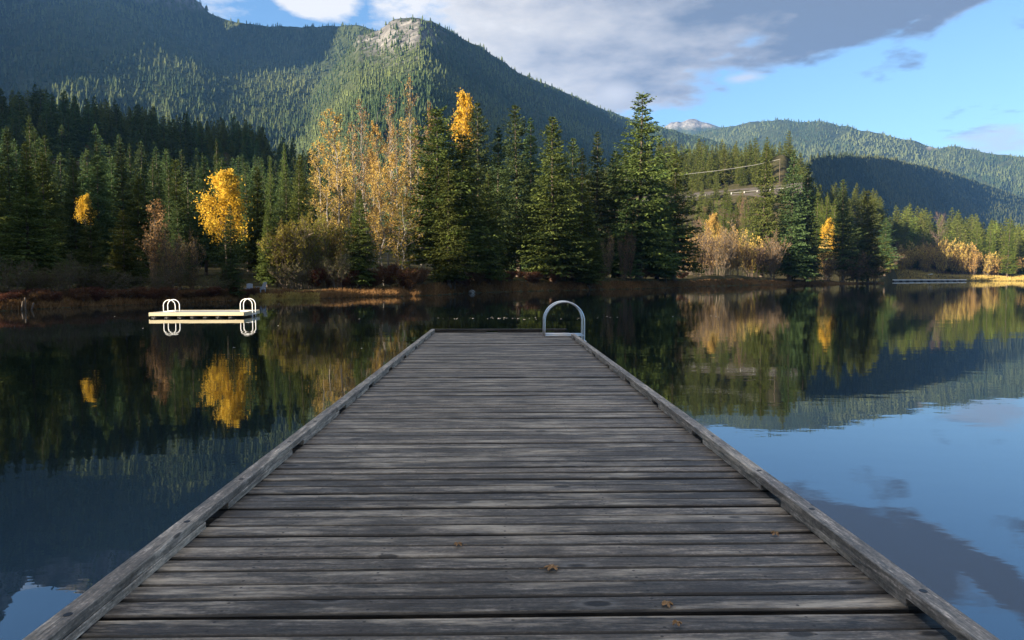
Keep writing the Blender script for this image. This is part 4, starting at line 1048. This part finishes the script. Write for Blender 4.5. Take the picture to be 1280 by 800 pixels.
tag(mb.build('drift_log', M['grey_wood'], None, True, (p[0], p[1], .04)), 'short pale log lying at the waterline below the amber aspens', 'log')
for k, (px, h, lean) in enumerate(((26, .55, .1), (32, .75, -.05), (37, .42, .22))):
    p = at_d(px, 381, 50.2 + .3 * k); mb = MB(); mb.tube([(0, 0, -1), (lean * .4, 0, 0), (lean, 0.05, h)], .06, .045, n=7)
    tag(mb.build('mooring_stake', M['bark'], None, True, (p[0], p[1], 0)), ('leaning', 'tallest', 'shortest')[k] + ' of three old wooden stakes in the water at the left edge', 'stake')

# floating dock on the far right
A = at_d(1114, 349, 470); B = at_d(1206, 348, 560)
fd = empty('floating_pier', (A[0], A[1], 0), math.atan2(B[1] - A[1], B[0] - A[0])); tag(fd, 'long low grey pier floating off the far right shore', 'pier')
LN = math.hypot(B[0] - A[0], B[1] - A[1])
mb = MB(); mb.box((0, -1.2, .75), (LN, 1.2, 1.15), .03); mb.build('walkway', M['white_metal'], fd)
for k in range(11):
    x = LN * (k + .5) / 11; w = 4.2 if k % 2 else 6.0
    mb = MB(); mb.box((x - w / 2, -1.0, -.3), (x + w / 2, 1.0, .748), .05); mb.build('pontoon', M['float_black'], fd)
p = at_d(1163, 344, 600); mb = MB(); 
tag(mb, ) if False else None
boat = empty('beached_boat', (p[0], p[1], float(ground(p[0], p[1]))), .3); tag(boat, 'small white boat pulled up on the golden grass of the far shore', 'boat')
V = []; sec = [(-2.2, .55, .7), (-1, .85, .65), (.5, .8, .7), (1.8, .4, .85), (2.4, .03, 1.0)]
for x, w, h in sec: V += [(x, -w, h), (x, -w * .6, .1), (x, w * .6, .1), (x, w, h)]
f = [(i * 4 + j, i * 4 + j + 1, i * 4 + j + 5, i * 4 + j + 4) for i in range(4) for j in range(3)] + [(0, 3, 2, 1)]
mb = MB(); mb.add(V, f); mb.build('hull', M['white_metal'], boat)
mb = MB(); mb.box((-.3, -.78, .5), (.1, .78, .56), .01); mb.build('bench', M['grey_wood'], boat)

# house at the far right
p = at_d(1263, 322, 760); hz = float(ground(p[0], p[1]))
z1 = p[2]
house = empty('house', (p[0], p[1], hz), R(-28)); tag(house, 'small house with pale roof edge half hidden by trees at the far right', 'house')
M['house_wall'] = simple('house_siding', (.16, .17, .17), .8, .2, 2); M['house_trim'] = simple('house_trim', (.7, .7, .68), .6); M['glass'] = simple('dark_window_glass', (.03, .04, .05), .05)
zb = max(0, z1 - hz)
mb = MB(); mb.box((-6, -4, -2), (6, 4, zb + 3.2)); mb.build('wall', M['house_wall'], house)
mb = MB(); mb.box((-7, -5.2, zb + 3.203), (7, 5.2, zb + 4.0), .05); mb.build('roof', M['house_trim'], house)
for x in (-3.6, 0, 3.6):
    w = MB(); w.box((x - 1.1, -4.12, zb + .9), (x + 1.1, -4.003, zb + 2.5), .02); wf = w.build('window', M['house_trim'], house)
    w = MB(); w.box((x - .95, -4.15, zb + 1.05), (x + .95, -4.123, zb + 2.35)); w.build('pane', M['glass'], wf)
mb = MB(); mb.box((-6.5, -5.0, zb - .25), (6.5, -4.003, zb), .02); mb.build('balcony', M['house_trim'], house)

# road and guard rail on the right hill, cable above it
def along(pxs, d, dz, py=None):
    out = []
    for px in pxs:
        a = az_of(px); x, y = d * math.sin(a), d * math.cos(a); out.append(np.array([x, y, float(ground(x, y)) + dz]))
    return np.array(out)
pp = along(range(800, 1001, 8), 402, .0)
zr = np.interp(np.arange(len(pp)), [0, len(pp) - 1], [pp[:, 2].mean() - 1.5, pp[:, 2].mean() + 3.5]) + .6
n2 = np.array([[p[0], p[1]] for p in pp]); un = n2 / np.linalg.norm(n2, axis=1)[:, None]
V = []; 
for i in range(len(pp)):
    for off, z in ((-4.5, -3.5), (-3.2, 0), (3.5, .1), (8, 4)): V.append((n2[i, 0] + un[i, 0] * off, n2[i, 1] + un[i, 1] * off, zr[i] + z))
q = np.array([(i * 4 + j, i * 4 + j + 1, i * 4 + j + 5, i * 4 + j + 4) for i in range(len(pp) - 1) for j in range(3)])[:, ::-1]
M['road'] = simple('gravel_road', (.05, .044, .04), .95, .35, .4)
o = link('road', mesh_np('road', V, [q], [M['road']])); tag(o, kind='structure')
gr = empty('guard_rail', tuple(pp[0])); tag(gr, 'long pale guard rail along the road cut into the right hill', 'guard rail')
base = np.array(gr.location)
mb = MB(); line = np.stack([n2[:, 0] - un[:, 0] * 3, n2[:, 1] - un[:, 1] * 3, zr + .75], 1) - base
mb.tube(line, .10, n=6); mb.build('beam', M['grey_wood'], gr)
for i in range(0, len(line), 2):
    mb = MB(); mb.box(line[i] + np.array([-.1, -.1, -.9]), line[i] + np.array([.1, .1, .3]), .02); mb.build('post', M['white_metal'], gr)
# power line
pl = empty('power_line', (0, 0, 0)); tag(pl, 'pale cable strung across the hillside above the guard rail', 'cable')
pts = [at_d(px, py, 404) for px, py in ((780, 226), (820, 222), (855, 218), (900, 213), (945, 206), (975, 199))]
xx = np.linspace(0, 5, 30); pts = np.array(pts)
line = np.stack([np.interp(xx, range(6), pts[:, k]) for k in range(3)], 1)
mb = MB(); mb.tube(line, .085, n=5); mb.build('cable', M['grey_wood'], pl)
for k in (0, -1):
    b = line[k]; gz = float(ground(b[0], b[1])); mb = MB(); mb.tube([(b[0], b[1], gz - 1), (b[0], b[1], b[2] + .6)], .2, .14, n=8); mb.build('pole', M['bark'], pl, True)

# leaves and down floating in a line on the water
g = np.random.default_rng(91)
fm = bpy.data.meshes.new('floating_leaf'); n = 9
V = [(0, 0, .012)] + [(.07 * math.cos(6.283 * k / n) * (1 + .3 * (k % 2)), .05 * math.sin(6.283 * k / n), .005 + .012 * (k % 3 == 0)) for k in range(n)]
fm.from_pydata(V, [], [(0, 1 + k, 1 + (k + 1) % n) for k in range(n)]); fm.materials.append(simple('pale_leaf', (.62, .58, .48), .6)); fm.update()
for k in range(46):
    px = g.uniform(520, 690) if k < 26 else (g.uniform(700, 900) if k < 38 else g.uniform(60, 470))
    py = 398 + g.normal(0, .8) - max(0, px - 690) * .012 if k < 38 else g.uniform(395, 450)
    p = at_z(px, py, 0)
    s = g.uniform(.3, .7)
    o = link('floating_leaf', fm, (p[0], p[1], .002), g.uniform(0, 6.28), (s, s, s))
    tag(o, 'pale leaf floating in the thin line across the still water' if k < 38 else 'pale leaf floating alone on the dark water at the left', 'leaf', 'leaves floating in a line' if k < 38 else 'leaves floating apart')

# ------------------------------------------------------------------ air
hz_m, nt, out = mat('thin_blue_haze')
pv = N(nt, "ShaderNodeVolumePrincipled"); pv.inputs["Density"].default_value = 6e-5; pv.inputs["Color"].default_value = (.16, .42, 1, 1); pv.inputs["Anisotropy"].default_value = .2
nt.links.new(pv.outputs[0], out.inputs["Volume"])
HAZE = True
if HAZE:
    mb = MB(); mb.box((-9300, -9300, -4), (9300, 9300, 1640)); o = mb.build('haze', hz_m); tag(o, kind='stuff')
    tag(o, 'thin blue haze in the air over the valley', 'haze')

# ------------------------------------------------------------------ sky and sun
w = bpy.data.worlds.new("World"); scene.world = w; w.use_nodes = True
nt = w.node_tree; nt.nodes.clear(); L = nt.links.new
out = nt.nodes.new("ShaderNodeOutputWorld"); bg = nt.nodes.new("ShaderNodeBackground")
sk = nt.nodes.new("ShaderNodeTexSky"); sk.sky_type = 'NISHITA'; sk.sun_disc = False
sk.sun_elevation = SUN_EL; sk.sun_rotation = SUN_AZ; sk.altitude = 600; sk.air_density = 1.0; sk.dust_density = .3; sk.ozone_density = 2.2
SKY = .05
tc = nt.nodes.new("ShaderNodeTexCoord"); sp = nt.nodes.new("ShaderNodeSeparateXYZ"); L(tc.outputs["Generated"], sp.inputs[0])
azn = math_(nt, 'MULTIPLY', math_(nt, 'ARCTAN2', sp.outputs[0], sp.outputs[1]), 57.2958)
eln = math_(nt, 'MULTIPLY', math_(nt, 'ARCSINE', sp.outputs[2]), 57.2958)
# cloud layer seen in perspective: coordinates on a flat layer overhead
zc = math_(nt, 'ADD', math_(nt, 'MAXIMUM', sp.outputs[2], 0.0), .12)
cv = nt.nodes.new("ShaderNodeCombineXYZ"); L(math_(nt, 'DIVIDE', sp.outputs[0], zc), cv.inputs[0]); L(math_(nt, 'DIVIDE', sp.outputs[1], zc), cv.inputs[1])
def wnoise(scale, det, rough=.55, off=(0, 0, 0), dist=0.0):
    mp = nt.nodes.new("ShaderNodeMapping"); mp.inputs[1].default_value = off; L(cv.outputs[0], mp.inputs[0])
    n = nt.nodes.new("ShaderNodeTexNoise"); n.inputs["Scale"].default_value = scale; n.inputs["Detail"].default_value = det; n.inputs["Roughness"].default_value = rough; n.inputs["Distortion"].default_value = dist
    L(mp.outputs[0], n.inputs[0]); return n.outputs[0]
n1 = wnoise(1.6, 9, .58, (3, 1, 0), .25); n2 = wnoise(5.0, 6, .6, (9, 4, 0)); nbig = wnoise(.7, 4, .5, (1, 8, 0))
def blob(az, el, sa, se, rot=0.0):
    """soft ellipse on the sky dome, value 1 at its centre"""
    da = math_(nt, 'SUBTRACT', azn, az); de = math_(nt, 'SUBTRACT', eln, el)
    c, s = math.cos(R(rot)), math.sin(R(rot))
    u = math_(nt, 'DIVIDE', math_(nt, 'ADD', math_(nt, 'MULTIPLY', da, c), math_(nt, 'MULTIPLY', de, s)), sa)
    v = math_(nt, 'DIVIDE', math_(nt, 'SUBTRACT', math_(nt, 'MULTIPLY', de, c), math_(nt, 'MULTIPLY', da, s)), se)
    return math_(nt, 'SUBTRACT', 1.0, math_(nt, 'SQRT', math_(nt, 'ADD', math_(nt, 'MULTIPLY', u, u), math_(nt, 'MULTIPLY', v, v))))
def b_px(px, py, sx, sy, rot=0.0):
    a, e = azel(px, py); k = math.degrees(1 / F) * math.cos(a) ** 2 ** .5
    return blob(math.degrees(a), math.degrees(e), sx * math.degrees(1 / F), sy * math.degrees(1 / F), rot)
main = b_px(720, -40, 350, 130, 0)
for bb in (b_px(930, 0, 170, 70, 4), b_px(1070, 12, 190, 46, 14), b_px(700, 60, 240, 75, -14), b_px(1290, -58, 150, 24, 26), b_px(402, -8, 66, 38, 0)):
    main = math_(nt, 'MAXIMUM', main, bb)
main = math_(nt, 'MAXIMUM', main, math_(nt, 'MAXIMUM', math_(nt, 'DIVIDE', math_(nt, 'SUBTRACT', eln, 46.0), 22.0, clamp=True), blob(180, 40, 115, 36)))  # unseen clouds overhead and behind the camera, added as neutral fill light
main = math_(nt, 'MAXIMUM', main, blob(-180, 40, 115, 36))
small = math_(nt, 'MAXIMUM', b_px(769, 117, 34, 17), math_(nt, 'MAXIMUM', b_px(1248, 178, 58, 22), b_px(930, 97, 30, 9)))
dm = math_(nt, 'ADD', main, math_(nt, 'ADD', math_(nt, 'MULTIPLY', math_(nt, 'SUBTRACT', n1, .5), 1.35), math_(nt, 'MULTIPLY', math_(nt, 'SUBTRACT', n2, .5), .9)))
fm_ = ramp(nt, dm, [(.12, (0, 0, 0)), (.34, (1, 1, 1))]).outputs[0]
dsm = math_(nt, 'ADD', small, math_(nt, 'MULTIPLY', math_(nt, 'SUBTRACT', n2, .5), 1.6))
fs_ = ramp(nt, dsm, [(.15, (0, 0, 0)), (.75, (.75, .75, .75))]).outputs[0]
# lit edges bright, thick middle grey
thick = math_(nt, 'ADD', math_(nt, 'MULTIPLY', dm, .5), math_(nt, 'ADD', math_(nt, 'MULTIPLY', math_(nt, 'SUBTRACT', n2, .5), .7), math_(nt, 'MULTIPLY', math_(nt, 'MULTIPLY', math_(nt, 'MULTIPLY_ADD', azn, .045, -.12, clamp=True), math_(nt, 'MULTIPLY_ADD', eln, -.125, 5.0, clamp=True)), .75)))
leftlit = math_(nt, 'MULTIPLY_ADD', azn, -.08, -.30, clamp=True)
ccol = ramp(nt, math_(nt, 'SUBTRACT', thick, math_(nt, 'MULTIPLY', leftlit, .9)), [(.02, (.50, .475, .44)), (.24, (.40, .378, .35)), (.52, (.28, .275, .278)), (.90, (.105, .12, .152))]).outputs[0]
CL = .37
k1 = nt.nodes.new("ShaderNodeVectorMath"); k1.operation = 'SCALE'; shs = nt.nodes.new('ShaderNodeHueSaturation'); shs.inputs['Value'].default_value = .84; shs.inputs['Saturation'].default_value = 1.08; L(sk.outputs[0], shs.inputs['Color']); L(shs.outputs[0], k1.inputs[0]); k1.inputs[3].default_value = SKY
k2 = nt.nodes.new("ShaderNodeVectorMath"); k2.operation = 'SCALE'; L(ccol, k2.inputs[0]); k2.inputs[3].default_value = CL
c1 = mixc(nt, fm_, k1.outputs[0], k2.outputs[0])
c2 = mixc(nt, fs_, c1, (.150, .145, .142))
L(c2, bg.inputs[0]); bg.inputs[1].default_value = 1.0; L(bg.outputs[0], out.inputs[0])

sd = bpy.data.lights.new("sun", 'SUN'); sd.energy = 5.0; sd.angle = R(.5); sd.color = (1.0, .84, .62)
so = bpy.data.objects.new("sun", sd); COL.objects.link(so)
sv = Vector((math.sin(SUN_AZ) * math.cos(SUN_EL), math.cos(SUN_AZ) * math.cos(SUN_EL), math.sin(SUN_EL)))
so.rotation_euler = sv.to_track_quat('Z', 'Y').to_euler(); so.location = (-60, -30, 60)

cd = bpy.data.cameras.new("camera"); co = bpy.data.objects.new("camera", cd); COL.objects.link(co)
cd.sensor_width = 36; cd.lens = 36 * F / 1280; cd.clip_end = 30000; cd.clip_start = .05
co.location = CAM; co.rotation_euler = (math.pi / 2 - PITCH, 0, -YAW)
scene.camera = co
scene.view_settings.view_transform = 'Standard'; scene.view_settings.look = 'None'; scene.view_settings.exposure = 2.5; scene.view_settings.gamma = 1
scene.render.engine = 'CYCLES'
cy = scene.cycles
cy.use_denoising = True
try: cy.denoiser = 'OPENIMAGEDENOISE'
except Exception: pass
scene.render.filter_size = 1.05
cy.max_bounces = 5; cy.diffuse_bounces = 2; cy.glossy_bounces = 3; cy.transmission_bounces = 3; cy.volume_bounces = 0; cy.transparent_max_bounces = 4
cy.use_adaptive_sampling = False
cy.caustics_reflective = False; cy.caustics_refractive = False; cy.sample_clamp_indirect = 6
